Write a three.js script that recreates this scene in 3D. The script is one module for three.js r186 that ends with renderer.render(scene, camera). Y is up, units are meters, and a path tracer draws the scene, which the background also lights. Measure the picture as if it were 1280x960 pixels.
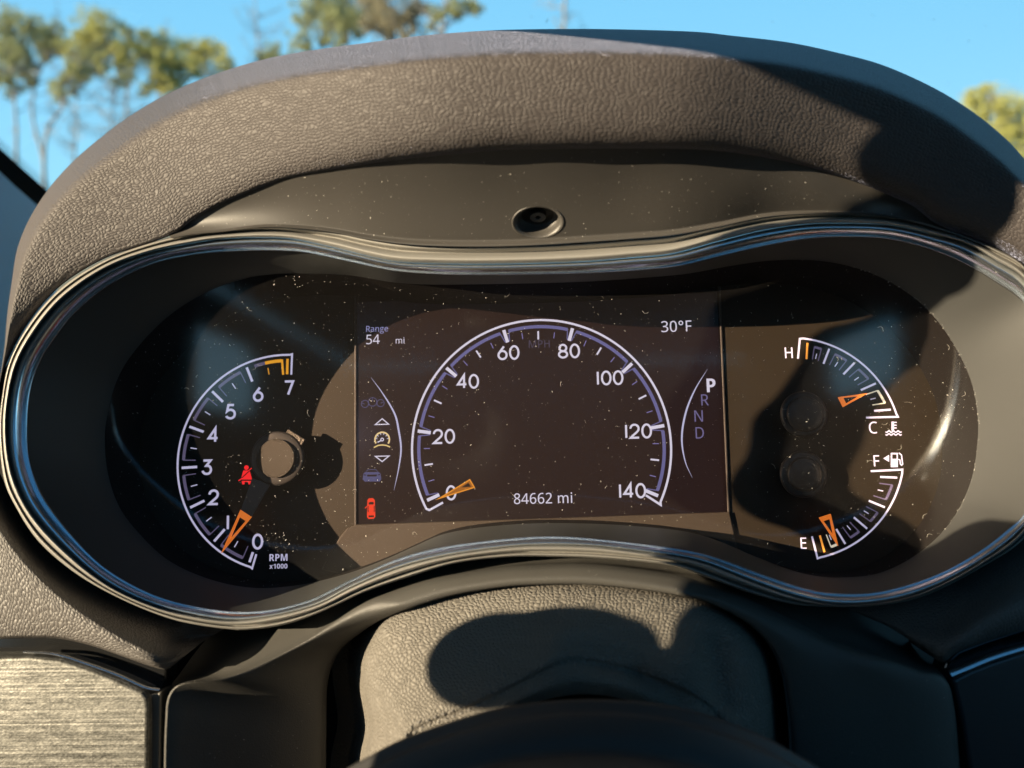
import * as THREE from 'three';
import { mergeGeometries } from 'three/addons/utils/BufferGeometryUtils.js';
import { MarchingCubes } from 'three/addons/objects/MarchingCubes.js';

// ---------------------------------------------------------------- camera, sky, sun, exposure
const D = Math.PI / 180, mm = 0.001;
const scene = new THREE.Scene();
const EYE = new THREE.Vector3(0, 1.3, 0), FOCAL = 960;            // focal length in pixels of a 1280 x 960 frame
const camera = new THREE.PerspectiveCamera(2 * Math.atan(480 / FOCAL) / D, 4 / 3, 0.01, 400);
camera.position.copy(EYE);
camera.rotation.order = 'YXZ';
camera.rotation.set(-14 * D, 1.5 * D, -1.7 * D);
camera.updateMatrixWorld(true);
camera.focus = 0.32;
camera.userData.fStop = 7;
const TILT = 20 * D;                                               // the dash face leans back by this much
const AXIS = new THREE.Vector3(0, 0, -1).applyQuaternion(camera.quaternion);
const ORIGIN = EYE.clone().addScaledVector(AXIS, 0.323);           // a point on the cluster glass
const toSunLocal = new THREE.Vector3(-1.42, 0.2, 1).normalize();   // the sun comes low from behind the driver's left shoulder
const toSun = toSunLocal.clone().applyAxisAngle(new THREE.Vector3(1, 0, 0), -TILT);
const K = 4.2;                                                     // exposure
const renderer = new THREE.WebGLRenderer({ antialias: true });
renderer.toneMapping = THREE.LinearToneMapping;
renderer.toneMappingExposure = K;
renderer.shadowMap.enabled = true;

{ // clear winter morning sky
  const W = 512, H = 256, data = new Float32Array(W * H * 4);
  for (let r = 0; r < H; r++) {
    const e = ((r + 0.5) / H - 0.5) * Math.PI, y = Math.sin(e);
    for (let c = 0; c < W; c++) {
      const a = ((c + 0.5) / W - 0.5) * 2 * Math.PI, x = Math.cos(a) * Math.cos(e), z = Math.sin(a) * Math.cos(e);
      const cs = x * toSun.x + y * toSun.y + z * toSun.z, up = Math.max(0, y), h = Math.exp(-up * 4.5);
      const glow = Math.pow(Math.max(0, cs), 6) * 0.10 + Math.pow(Math.max(0, cs), 40) * 0.2;
      const i = (r * W + c) * 4, g = y < 0 ? 0.35 : 1;
      data[i] = (0.042 + 0.075 * h + glow) * g; data[i + 1] = (0.150 + 0.090 * h + glow * 0.85) * g; data[i + 2] = (0.255 + 0.050 * h + glow * 0.6) * g; data[i + 3] = 1;
    }
  }
  const t = new THREE.DataTexture(data, W, H, THREE.RGBAFormat, THREE.FloatType);
  t.mapping = THREE.EquirectangularReflectionMapping; t.magFilter = THREE.LinearFilter; t.minFilter = THREE.LinearFilter; t.needsUpdate = true;
  scene.background = t; scene.environment = t;
}
const sun = new THREE.DirectionalLight(new THREE.Color().setRGB(1, 0.82, 0.56), 4.6);
sun.position.copy(ORIGIN).addScaledVector(toSun, 4); sun.target.position.copy(ORIGIN);
sun.castShadow = true; sun.shadow.radius = 0.36; sun.shadow.mapSize.set(4096, 4096);
Object.assign(sun.shadow.camera, { left: -1.5, right: 1.5, top: 1.5, bottom: -1.5, near: 0.1, far: 12 });
scene.add(sun, sun.target);

// ---------------------------------------------------------------- helpers
let seed = 7;
const rnd = () => { seed = (seed * 1664525 + 1013904223) >>> 0; return seed / 4294967296; };
const rr = (a, b) => a + (b - a) * rnd();
const lerp = THREE.MathUtils.lerp, clamp = THREE.MathUtils.clamp, sstep = THREE.MathUtils.smoothstep;
const V3 = (x, y, z) => new THREE.Vector3(x, y, z);
const unturn = new THREE.Quaternion().setFromAxisAngle(V3(1, 0, 0), TILT);
const camL = EYE.clone().sub(ORIGIN).applyQuaternion(unturn);      // the eye in dash coordinates (x right, y up the face, z out of the face)
const rayW = (x, y) => V3((x - 640) / FOCAL, (480 - y) / FOCAL, -1).applyQuaternion(camera.quaternion);
function at(x, y, n = 0) {                                         // a measured direction met at depth n mm in front of the glass, in dash coordinates
  const d = rayW(x, y).applyQuaternion(unturn);
  return camL.clone().addScaledVector(d, (n * mm - camL.z) / d.z);
}
function onSurface(x, y, f) { let p = at(x, y, 0); for (let i = 0; i < 8; i++) p = at(x, y, f(p) / mm); return p; }
const camInv = camera.matrixWorld.clone().invert();
function seenAt(p) { const q = p.clone().applyQuaternion(unturn.clone().invert()).add(ORIGIN).applyMatrix4(camInv); return [640 - q.x / q.z * FOCAL, 480 + q.y / q.z * FOCAL]; }
const far = (x, y, dist) => EYE.clone().addScaledVector(rayW(x, y), dist);   // dist along the axis

function line(pts, M, closed = false, n = null) {                  // [x, y, n] measured points -> M dash points, evenly spaced
  const c = new THREE.CatmullRomCurve3(pts.map((p) => V3(p[0], p[1], n === null ? p[2] : n)), closed, 'centripetal');
  c.arcLengthDivisions = 1500;
  const out = [];
  for (let i = 0; i < M; i++) out.push(c.getPointAt(i / (closed ? M : M - 1)));
  return out;
}
const toDash = (pts) => pts.map((p) => at(p.x, p.y, p.z));
function beside(base, curve) {                                     // for every point of base the nearest of a dense curve
  return base.map((b) => { let best = curve[0], d = 1e9; for (const q of curve) { const e = (q.x - b.x) ** 2 + (q.y - b.y) ** 2; if (e < d) { d = e; best = q; } } return best; });
}
function smoothRows(rows, sub) {                                   // Catmull-Rom between rows
  const out = [], R = rows.length;
  for (let r = 0; r < R - 1; r++) for (let k = 0; k < sub; k++) {
    const t = k / sub, a = rows[Math.max(0, r - 1)], b = rows[r], c = rows[r + 1], d = rows[Math.min(R - 1, r + 2)];
    out.push(b.map((_, i) => {
      const f = (p0, p1, p2, p3) => 0.5 * (2 * p1 + (p2 - p0) * t + (2 * p0 - 5 * p1 + 4 * p2 - p3) * t * t + (3 * p1 - p0 - 3 * p2 + p3) * t * t * t);
      return V3(f(a[i].x, b[i].x, c[i].x, d[i].x), f(a[i].y, b[i].y, c[i].y, d[i].y), f(a[i].z, b[i].z, c[i].z, d[i].z));
    }));
  }
  out.push(rows[R - 1]);
  return out;
}
function loft(rows, closed = false, uvFlat = false, drop = null) {
  const R = rows.length, M = rows[0].length, C = closed ? M + 1 : M, pos = [], uv = [], idx = [];
  const mid = rows[R >> 1], along = [0];
  for (let i = 1; i < C; i++) along.push(along[i - 1] + mid[i % M].distanceTo(mid[i - 1]));
  const across = Array(C).fill(0);
  for (let r = 0; r < R; r++) for (let i = 0; i < C; i++) {
    const p = rows[r][i % M];
    if (r) across[i] += p.distanceTo(rows[r - 1][i % M]);
    pos.push(p.x, p.y, p.z);
    if (uvFlat) uv.push(p.x, p.y); else uv.push(along[i], across[i]);
  }
  for (let r = 0; r < R - 1; r++) for (let i = 0; i < C - 1; i++) {
    const a = r * C + i, b = a + 1, c = a + C, d = c + 1;
    if (drop && drop(rows[r][i], rows[r + 1][(i + 1) % M])) continue;
    idx.push(a, c, b, b, c, d);
  }
  const g = new THREE.BufferGeometry();
  g.setAttribute('position', new THREE.Float32BufferAttribute(pos, 3));
  g.setAttribute('uv', new THREE.Float32BufferAttribute(uv, 2));
  g.setIndex(idx); g.computeVertexNormals();
  if (closed) { const nm = g.attributes.normal; for (let r = 0; r < R; r++) { const a = r * C, b = a + C - 1, v = V3(nm.getX(a) + nm.getX(b), nm.getY(a) + nm.getY(b), nm.getZ(a) + nm.getZ(b)).normalize(); nm.setXYZ(a, v.x, v.y, v.z); nm.setXYZ(b, v.x, v.y, v.z); } }
  return g;
}
function faceOut(g, dir = V3(0, 0, 1)) {                           // turn a sheet so that most of it faces dir
  const n = g.attributes.normal; let s = 0;
  for (let i = 0; i < n.count; i++) s += n.getX(i) * dir.x + n.getY(i) * dir.y + n.getZ(i) * dir.z;
  if (s < 0) { const a = g.index.array; for (let i = 0; i < a.length; i += 3) { const t = a[i]; a[i] = a[i + 1]; a[i + 1] = t; } for (let i = 0; i < n.array.length; i++) n.array[i] *= -1; }
  return g;
}
function plate(poly, n, thick, bevel = 0.5, holes = []) {          // a flat plate with rounded edges, its front at depth n
  const q = (list) => list.map(([x, y]) => { const p = at(x, y, n); return new THREE.Vector2(p.x, p.y); });
  const s = new THREE.Shape(q(poly));
  for (const h of holes) s.holes.push(new THREE.Path(q(h)));
  const g = new THREE.ExtrudeGeometry(s, { depth: (thick - bevel) * mm, bevelEnabled: bevel > 0, bevelThickness: bevel * mm, bevelSize: bevel * mm, bevelOffset: -bevel * mm, bevelSegments: 3, curveSegments: 24 });
  g.translate(0, 0, (n - thick) * mm);
  return g;
}
function tube(points, r, seg = 40, rad = 8, closed = false) {
  const g = new THREE.TubeGeometry(new THREE.CatmullRomCurve3(points, closed, 'centripetal'), seg, 1, rad, closed);
  const c = new THREE.CatmullRomCurve3(points, closed, 'centripetal'), p = g.attributes.position;
  for (let i = 0; i <= seg; i++) {
    const o = c.getPointAt(i / seg), k = typeof r === 'function' ? r(i / seg) : r;
    for (let j = 0; j <= rad; j++) { const v = i * (rad + 1) + j; p.setXYZ(v, o.x + (p.getX(v) - o.x) * k, o.y + (p.getY(v) - o.y) * k, o.z + (p.getZ(v) - o.z) * k); }
  }
  g.computeVertexNormals();
  return g;
}
const plain = (g) => { const h = g.index ? g.toNonIndexed() : g; for (const k of Object.keys(h.attributes)) if (!['position', 'normal', 'uv'].includes(k)) h.deleteAttribute(k); return h; };
const merged = (list) => mergeGeometries(list.map(plain));

function tag(o, label, category, group) { o.userData = { label, category }; if (group) o.userData.group = group; return o; }
function thing(name, label, category, group) { const o = new THREE.Group(); o.name = name; tag(o, label, category, group); scene.add(o); return o; }
function dashThing(name, label, category) { const o = thing(name, label, category); o.position.copy(ORIGIN); o.rotation.x = -TILT; return o; }
function part(parent, name, g, m, kind, label) {
  const o = new THREE.Mesh(g, m); o.name = name; o.castShadow = o.receiveShadow = true;
  if (kind) o.userData.kind = kind;
  if (label) o.userData.label = label;
  parent.add(o); return o;
}

// ---------------------------------------------------------------- textures
function noiseGrid(n) { const a = new Float32Array(n * n); for (let i = 0; i < a.length; i++) a[i] = rnd(); return a; }
function tileNoise(grid, n, x, y) {                                // x, y in 0..1, repeats
  x *= n; y *= n; const xi = Math.floor(x), yi = Math.floor(y), fx = x - xi, fy = y - yi, s = fx * fx * (3 - 2 * fx), t = fy * fy * (3 - 2 * fy);
  const g = (i, j) => grid[(((j % n) + n) % n) * n + (((i % n) + n) % n)];
  return lerp(lerp(g(xi, yi), g(xi + 1, yi), s), lerp(g(xi, yi + 1), g(xi + 1, yi + 1), s), t);
}
function dataTex(w, h, f, srgb = false) {
  const d = new Uint8Array(w * h * 4);
  for (let y = 0; y < h; y++) for (let x = 0; x < w; x++) { const v = f(x / w, y / h), o = (y * w + x) * 4; if (typeof v === 'number') d[o] = d[o + 1] = d[o + 2] = clamp(v, 0, 1) * 255; else for (let c = 0; c < 3; c++) d[o + c] = clamp(v[c], 0, 1) * 255; d[o + 3] = 255; }
  const t = new THREE.DataTexture(d, w, h); t.wrapS = t.wrapT = THREE.RepeatWrapping; t.magFilter = THREE.LinearFilter; t.minFilter = THREE.LinearMipmapLinearFilter; t.generateMipmaps = true; t.needsUpdate = true;
  if (srgb) t.colorSpace = THREE.SRGBColorSpace;
  return t;
}
function heightTex(w, h, f) {                                      // heights in floating point, so that no steps show
  const d = new Float32Array(w * h * 4);
  for (let y = 0; y < h; y++) for (let x = 0; x < w; x++) { const v = f(x / w, y / h), o = (y * w + x) * 4; d[o] = d[o + 1] = d[o + 2] = v; d[o + 3] = 1; }
  const t = new THREE.DataTexture(d, w, h, THREE.RGBAFormat, THREE.FloatType); t.wrapS = t.wrapT = THREE.RepeatWrapping; t.magFilter = t.minFilter = THREE.LinearFilter; t.needsUpdate = true;
  return t;
}
const sized = (t, w, h = w) => { const c = t.clone(); c.repeat.set(1 / w, 1 / h); c.needsUpdate = true; return c; };
const leatherTex = (() => {                                        // pebbled grain: soft round cells with creases between them, and long wrinkles
  const N = 40, px = [], py = [];
  for (let i = 0; i < N * N; i++) { px.push(0.18 + 0.64 * rnd()); py.push(0.18 + 0.64 * rnd()); }
  const g1 = noiseGrid(20), g2 = noiseGrid(90), g3 = noiseGrid(7), g4 = noiseGrid(180);
  return heightTex(1024, 1024, (u, v) => {
    const wu = u + (tileNoise(g1, 20, u, v) - 0.5) * 0.03 + (tileNoise(g2, 90, u, v) - 0.5) * 0.005, wv = v + (tileNoise(g1, 20, v + 0.37, u + 0.11) - 0.5) * 0.03 + (tileNoise(g2, 90, v, u) - 0.5) * 0.005;
    const x = wu * N, y = wv * N, xi = Math.floor(x), yi = Math.floor(y); let f1 = 9, f2 = 9;
    for (let j = -1; j <= 1; j++) for (let i = -1; i <= 1; i++) {
      const k = ((((yi + j) % N) + N) % N) * N + ((((xi + i) % N) + N) % N), dx = xi + i + px[k] - x, dy = yi + j + py[k] - y, d = Math.sqrt(dx * dx + dy * dy);
      if (d < f1) { f2 = f1; f1 = d; } else if (d < f2) f2 = d;
    }
    const e = 1 - Math.exp(-(f2 - f1) * 5), dome = 1 - f1 * f1 * 0.8;
    return 0.06 + 0.6 * e * dome + 0.06 * tileNoise(g2, 90, u, v) + 0.05 * tileNoise(g4, 180, u, v) + 0.16 * tileNoise(g3, 7, u, v);
  });
})();
const grainTex = (() => { const a = noiseGrid(128), b = noiseGrid(256); return heightTex(512, 512, (u, v) => 0.5 * tileNoise(a, 128, u, v) + 0.5 * tileNoise(b, 256, u, v)); })();
const patchTex = (() => { const a = noiseGrid(5), b = noiseGrid(13), c = noiseGrid(37); return dataTex(256, 256, (u, v) => 0.35 + 0.3 * tileNoise(a, 5, u, v) + 0.2 * tileNoise(b, 13, u, v) + 0.15 * tileNoise(c, 37, u, v)); })();
const brushLine = (() => {                                         // long horizontal hairlines with glints
  const rows = [], fine = noiseGrid(256), mid = noiseGrid(64);
  for (let i = 0; i < 512; i++) rows.push(rnd());
  return (u, v) => { const r = rows[Math.floor(v * 512) % 512], q = rows[Math.floor(v * 170) % 512]; return clamp(0.34 * r + 0.26 * q + 0.4 * tileNoise(fine, 256, u * 0.5 % 1, v * 1) + 0.25 * (tileNoise(mid, 64, (u * 0.25) % 1, v) - 0.5), 0, 1); };
})();
const brushTex = heightTex(1024, 512, brushLine);
const brushColor = dataTex(512, 512, (u, v) => { const b = brushLine(u, v); return [0.14 + 0.56 * b, 0.14 + 0.55 * b, 0.13 + 0.53 * b]; }, true);
const weaveTex = heightTex(128, 128, (u, v) => 0.5 + 0.25 * Math.sin(u * 16 * Math.PI) * Math.sin(v * 16 * Math.PI) + 0.2 * Math.sin((u + v) * 32 * Math.PI));

const M = {};
const std = (o) => new THREE.MeshPhysicalMaterial({ side: THREE.DoubleSide, ...o });
const lin = (r, g, b) => new THREE.Color().setRGB(r, g ?? r, b ?? r);
M.hoodLeather = std({ color: lin(0.042, 0.0365, 0.036), roughness: 0.62, sheen: 0.45, sheenRoughness: 0.38, sheenColor: lin(0.6, 0.65, 0.95), specularIntensity: 0.7, bumpMap: sized(leatherTex, 0.074, 0.043), bumpScale: 0.00036 });  // bluish sheen colour stands in for sky glancing off the hood top
M.padLeather = std({ color: lin(0.060, 0.054, 0.050), roughness: 0.52, specularIntensity: 0.8, bumpMap: sized(leatherTex, 0.058, 0.058), bumpScale: 0.00036 });
M.gaiterLeather = std({ color: lin(0.104, 0.095, 0.082), roughness: 0.62, specularIntensity: 0.7, bumpMap: sized(leatherTex, 0.056, 0.052), bumpScale: 0.0007 });
M.panel = std({ color: lin(0.040, 0.037, 0.034), roughness: 0.42, bumpMap: sized(grainTex, 0.03), bumpScale: 0.00002, roughnessMap: null });
M.surround = std({ color: lin(0.046, 0.044, 0.040), roughness: 0.5, specularIntensity: 0.7, bumpMap: sized(grainTex, 0.04), bumpScale: 0.00007 });
M.cover = std({ specularIntensity: 0.7, color: lin(0.030, 0.029, 0.029), roughness: 0.5, bumpMap: sized(grainTex, 0.06), bumpScale: 0.00003 });
M.ring = std({ color: lin(0.30, 0.29, 0.27), roughness: 0.44, metalness: 0.55, bumpMap: sized(grainTex, 0.02), bumpScale: 0.00002 });
M.chrome = std({ color: lin(0.80, 0.85, 0.90), roughness: 0.16, metalness: 0.97 });
M.wall = std({ specularIntensity: 0.7, color: lin(0.032, 0.032, 0.031), roughness: 0.55, bumpMap: sized(grainTex, 0.03), bumpScale: 0.00002 });
M.dark = std({ color: lin(0.010), roughness: 0.8, specularIntensity: 0.15 });
M.gloss = std({ color: lin(0.008), roughness: 0.12 });
M.screw = std({ color: lin(0.20, 0.20, 0.20), roughness: 0.35, metalness: 0.9 });
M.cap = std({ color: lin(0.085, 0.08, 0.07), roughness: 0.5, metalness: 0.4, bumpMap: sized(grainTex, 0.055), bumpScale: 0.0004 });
M.capDark = std({ color: lin(0.030), roughness: 0.4 });
M.orange = std({ color: lin(0.6, 0.2, 0.02), roughness: 0.5, emissive: lin(1, 0.26, 0.035), emissiveIntensity: 0.62 / K });
M.needleArm = std({ color: lin(0.075, 0.075, 0.08), roughness: 0.5 });
M.trim = std({ color: lin(0.030, 0.029, 0.028), roughness: 0.5, bumpMap: sized(grainTex, 0.03), bumpScale: 0.00006 });
M.dust = std({ color: lin(0.52, 0.5, 0.46), roughness: 0.9, specularIntensity: 0.2 });
M.stitch = std({ color: lin(0.10, 0.095, 0.09), roughness: 0.8 });
M.brushed = std({ color: lin(0.9), map: sized(brushColor, 0.075, 0.075), metalness: 0.55, roughness: 0.42, bumpMap: sized(brushTex, 0.075, 0.06), bumpScale: 0.0001 });
M.brushedDark = std({ color: lin(0.02, 0.022, 0.026), roughness: 0.3, clearcoat: 0.6, clearcoatRoughness: 0.08, bumpMap: sized(brushTex, 0.075, 0.06), bumpScale: 0.00004 });
M.edgeStrip = std({ color: lin(0.6, 0.62, 0.66), metalness: 1, roughness: 0.2 });

// ---------------------------------------------------------------- dust: flat crumbs lying on a surface
const flakes = [0, 1, 2].map((k) => { const s = new THREE.Shape(); const n = 5 + k; for (let i = 0; i < n; i++) { const a = i / n * 2 * Math.PI, r = (0.55 + 0.45 * rnd()) * (k === 2 ? (i % 2 ? 0.35 : 1) : 1); i ? s.lineTo(Math.cos(a) * r, Math.sin(a) * r * 0.7) : s.moveTo(r, 0); } return new THREE.ExtrudeGeometry(s, { depth: 0.25, bevelEnabled: false }); });
function dust(parent, count, place, sMin, sMax) {                  // place() -> [point, normal] in the parent's own axes, or null
  const per = [[], [], []], q = new THREE.Quaternion(), z = V3(0, 0, 1);
  for (let i = 0; i < count; i++) {
    const got = place(); if (!got) continue;
    q.setFromUnitVectors(z, got[1]).multiply(new THREE.Quaternion().setFromAxisAngle(z, rr(0, 6.28)));
    const big = Math.pow(rnd(), 5), s = lerp(sMin, sMax, big) * mm, st = rnd() < 0.12 ? rr(1.5, 3) : 1;
    per[Math.floor(rnd() * 3)].push(new THREE.Matrix4().compose(got[0].clone().addScaledVector(got[1], 0.00006), q, V3(s * st, s, s * 0.5)));
  }
  const all = [];
  per.forEach((list, k) => { if (!list.length) return; list.forEach((m) => all.push(plain(flakes[k]).clone().applyMatrix4(m))); });
  part(parent, 'dust', mergeGeometries(all), M.dust, 'stuff');
}
function hairs(parent, list) {                                     // short curled fibres
  const gs = list.map(([p, nrm, len]) => { const a = rr(0, 6.28), t = V3(Math.cos(a), Math.sin(a), 0).projectOnPlane(nrm).normalize(), b = t.clone().cross(nrm), c = rr(-0.5, 0.5); return tube([0, 0.35, 0.7, 1].map((k) => p.clone().addScaledVector(nrm, 0.00015).addScaledVector(t, (k - 0.5) * len * mm).addScaledVector(b, c * len * mm * Math.sin(k * 3))), 0.00003, 8, 4); });
  part(parent, 'lint', merged(gs), M.dust, 'stuff');
}
function sampler(g) {                                              // random point and normal on a mesh, by area
  const p = g.attributes.position, n = g.attributes.normal, ix = g.index ? g.index.array : [...Array(p.count).keys()], cum = []; let sum = 0;
  const a = V3(), b = V3(), c = V3(), get = (v, i, at_) => v.fromBufferAttribute(at_, i);
  for (let i = 0; i < ix.length; i += 3) { get(a, ix[i], p); get(b, ix[i + 1], p); get(c, ix[i + 2], p); sum += b.sub(a).cross(c.sub(a)).length(); cum.push(sum); }
  return () => {
    const r = rnd() * sum; let lo = 0, hi = cum.length - 1; while (lo < hi) { const m = (lo + hi) >> 1; cum[m] < r ? lo = m + 1 : hi = m; }
    let u = rnd(), v = rnd(); if (u + v > 1) { u = 1 - u; v = 1 - v; }
    const i = lo * 3, w = 1 - u - v, o = V3(), q = V3();
    [[ix[i], w], [ix[i + 1], u], [ix[i + 2], v]].forEach(([k, s]) => { o.addScaledVector(get(a, k, p), s); q.addScaledVector(get(b, k, n), s); });
    return [o, q.normalize()];
  };
}

// ================================================================ the setting outside
{
  const g = new THREE.CircleGeometry(380, 64); g.rotateX(-Math.PI / 2);
  const o = new THREE.Mesh(g, std({ color: lin(0.10, 0.085, 0.05), roughness: 1, map: null })); o.name = 'ground'; o.userData = { kind: 'structure' }; o.receiveShadow = true; scene.add(o);
}
M.bark = std({ color: lin(0.16, 0.15, 0.14), roughness: 0.95 });
M.needlesA = std({ color: lin(0.36, 0.34, 0.075), roughness: 0.8, transmission: 0.3, thickness: 0 });
M.needlesB = std({ color: lin(0.25, 0.26, 0.10), roughness: 0.8, transmission: 0.3, thickness: 0 });
M.leafDry = std({ color: lin(0.24, 0.20, 0.11), roughness: 0.85, transmission: 0.3, thickness: 0 });
// trunk: [x, y] directions from the crown down; clumps: [x, y, r] directions and sizes; every tree stands at its own distance
function tree(name, label, group, dist, trunk, clumps, mat, twigs) {
  const base = far(trunk[trunk.length - 1][0], trunk[trunk.length - 1][1], dist); base.y = 0;
  const t = thing(name, label, 'tree', group); t.position.copy(base);
  const loc = (x, y, dz = 0) => far(x, y, dist + dz).sub(base), px = dist / FOCAL, wood = [], spine = trunk.map(([x, y]) => loc(x, y)).reverse();
  spine.unshift(V3(0, 0, 0));
  const h = spine[spine.length - 1].y;
  wood.push(tube(spine, (k) => lerp(0.16, 0.03, k) * (h / 14), 24, 7));
  const curve = new THREE.CatmullRomCurve3(spine, false, 'centripetal');
  const limb = (a, b, r) => { const m = a.clone().lerp(b, 0.5); m.y -= a.distanceTo(b) * 0.12; m.x += rr(-0.1, 0.1) * a.distanceTo(b); wood.push(tube([a, m, b], (k) => lerp(r, r * 0.25, k), 8, 5)); };
  const leaves = [];
  const addLeaf = (o, w, l) => { const a = V3(rr(-1, 1), rr(-1, 1), rr(-1, 1)).normalize(), b = a.clone().cross(V3(rr(-1, 1), rr(-1, 1), rr(-1, 1))).normalize(); a.multiplyScalar(l / 2); b.multiplyScalar(w / 2); leaves.push(o.x - a.x, o.y - a.y, o.z - a.z, o.x + b.x, o.y + b.y, o.z + b.z, o.x + a.x, o.y + a.y, o.z + a.z, o.x - a.x, o.y - a.y, o.z - a.z, o.x + a.x, o.y + a.y, o.z + a.z, o.x - b.x, o.y - b.y, o.z - b.z); };
  for (const [x, y, r] of clumps.flatMap(([a, b, c]) => [[a, b, c], [a + rr(-1.4, 1.4) * c, b + rr(-0.9, 0.9) * c, c * 0.7], [a + rr(-1.5, 1.5) * c, b + rr(-0.7, 1.3) * c, c * 0.55], [a + rr(-1.2, 1.2) * c, b + rr(0.4, 2.2) * c, c * 0.5]])) {
    const c = loc(x, y, rr(-1.5, 1.5)), R = r * px * 1.35;
    let best = curve.getPointAt(1), bd = 1e9;
    for (let i = 4; i <= 20; i++) { const p = curve.getPointAt(i / 20), d = p.distanceTo(c) + Math.max(0, p.y - c.y + R) * 1.5; if (d < bd) { bd = d; best = p; } }
    limb(best, c, 0.05);
    const sub = Math.max(8, Math.round(R * 14));
    for (let s = 0; s < sub; s++) {
      const o = V3(rr(-1, 1), rr(-0.8, 0.8), rr(-1, 1)).multiplyScalar(R * 0.95).add(c), sr = R * rr(0.25, 0.6);
      if (s % 2 === 0) limb(c, o, 0.02);
      for (let i = 0; i < 70; i++) addLeaf(V3(rr(-1, 1), rr(-1, 1), rr(-1, 1)).normalize().multiplyScalar(sr * Math.pow(rnd(), 0.6)).add(o), rr(0.035, 0.085), rr(0.12, 0.3));
    }
  }
  for (let i = 0; i < twigs; i++) {
    const a = curve.getPointAt(rr(0.35, 1)), L = rr(0.8, 3.2), b = a.clone().add(V3(rr(-1, 1), rr(0.1, 0.9), rr(-1, 1)).normalize().multiplyScalar(L));
    limb(a, b, 0.055);
    for (let j = 0; j < 3; j++) { const s = a.clone().lerp(b, rr(0.4, 0.95)); limb(s, s.clone().add(V3(rr(-1, 1), rr(-0.2, 0.9), rr(-1, 1)).normalize().multiplyScalar(L * rr(0.2, 0.5))), 0.032); }
  }
  part(t, 'trunk', merged(wood), M.bark);
  const lg = new THREE.BufferGeometry(); lg.setAttribute('position', new THREE.Float32BufferAttribute(leaves, 3)); lg.setAttribute('uv', new THREE.Float32BufferAttribute(new Float32Array(leaves.length / 3 * 2), 2)); lg.computeVertexNormals(); part(t, 'crown', lg, mat);
  return t;
}
const PG = 'trees beyond the windscreen';
tree('pine_tree', 'pale green pine at the far left edge of the windscreen', PG, 58, [[14, 22], [14, 80], [20, 150], [22, 235]], [[4, 24, 16], [22, 32, 14], [12, 52, 17], [-8, 60, 18], [26, 62, 9], [15, 104, 9], [2, 90, 9]], M.needlesB, 10);
tree('pine_tree_001', 'slim dark pine with sparse yellow tufts and a forked trunk at left', PG, 62, [[70, 30], [62, 62], [45, 105], [40, 140], [54, 200], [57, 240]], [[66, 38, 11], [50, 44, 9], [62, 60, 12], [72, 52, 8], [30, 85, 9], [22, 76, 9], [40, 100, 6]], M.needlesB, 14);
tree('pine_tree_002', 'tallest rounded yellow-green pine in the left group', PG, 56, [[124, 20], [122, 60], [100, 90], [80, 105], [78, 135], [60, 160], [56, 240]], [[125, 26, 14], [112, 42, 14], [134, 44, 14], [122, 60, 17], [104, 66, 14], [146, 60, 9], [128, 78, 11], [88, 92, 8], [70, 112, 8], [100, 82, 8]], M.needlesA, 12);
tree('pine_tree_003', 'narrow bluish pine standing between two yellow pines', PG, 74, [[158, 28], [159, 80], [158, 150], [158, 235]], [[158, 40, 8], [164, 58, 9], [153, 75, 7], [168, 75, 8], [160, 95, 7]], M.needlesB, 16);
tree('pine_tree_004', 'broad bright yellow pine close to the hood edge at left', PG, 57, [[206, 48], [204, 90], [196, 130], [190, 235]], [[205, 58, 14], [190, 70, 11], [216, 66, 13], [226, 82, 12], [206, 76, 12], [182, 50, 9], [218, 104, 9], [198, 106, 9]], M.needlesA, 12);
tree('pine_tree_005', 'small round pine just above the left slope of the hood', PG, 64, [[258, 52], [255, 90], [250, 235]], [[258, 62, 12], [272, 70, 12], [246, 74, 10], [282, 82, 8], [240, 62, 7]], M.needlesA, 8);
tree('pine_tree_006', 'olive pine cut off by the top edge above the hood', PG, 60, [[440, -60], [436, 0], [430, 235]], [[400, 2, 17], [425, 12, 18], [450, 4, 20], [415, 30, 14], [440, 34, 12], [382, 16, 12], [345, 66, 9], [372, 52, 9], [395, 44, 9], [460, 22, 12]], M.needlesB, 18);
tree('oak_tree', 'brown-leaved tree beside the olive pine above the hood', PG, 55, [[488, -70], [492, 0], [494, 235]], [[490, 10, 18], [506, 22, 14], [474, 26, 13], [492, 34, 12], [520, 6, 12], [470, 2, 12]], M.leafDry, 22);
tree('bare_tree', 'bare grey tree with thin branches right of the brown-leaved tree', PG, 52, [[562, -90], [556, 0], [552, 235]], [[548, 18, 8], [566, 8, 8], [590, 2, 9]], M.needlesB, 46);
tree('bare_tree_001', 'faint bare branches hanging in from the top edge near the centre', PG, 60, [[712, -120], [706, 0], [700, 235]], [[700, -40, 8]], M.leafDry, 26);
tree('bare_tree_002', 'bare grey twigs in the gap between the left pines and the olive pine', PG, 66, [[318, -10], [322, 60], [326, 235]], [[330, 74, 6]], M.needlesB, 30);
tree('bare_tree_003', 'thin bare tree low between the forked pine and the tallest pine', PG, 68, [[98, 96], [96, 150], [92, 240]], [[98, 108, 6]], M.needlesB, 40);
tree('bare_tree_004', 'thin bare tree low in front of the broad yellow pine', PG, 70, [[146, 90], [140, 150], [136, 240]], [[146, 100, 6], [182, 112, 7]], M.needlesB, 40);
tree('pine_tree_007', 'yellow-green pine at the right edge above the shaded hood', PG, 56, [[1246, 110], [1250, 150], [1250, 235]], [[1236, 122, 16], [1254, 136, 17], [1218, 126, 10], [1266, 160, 16], [1246, 158, 14], [1278, 182, 16], [1290, 150, 14]], M.needlesA, 8);

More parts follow.
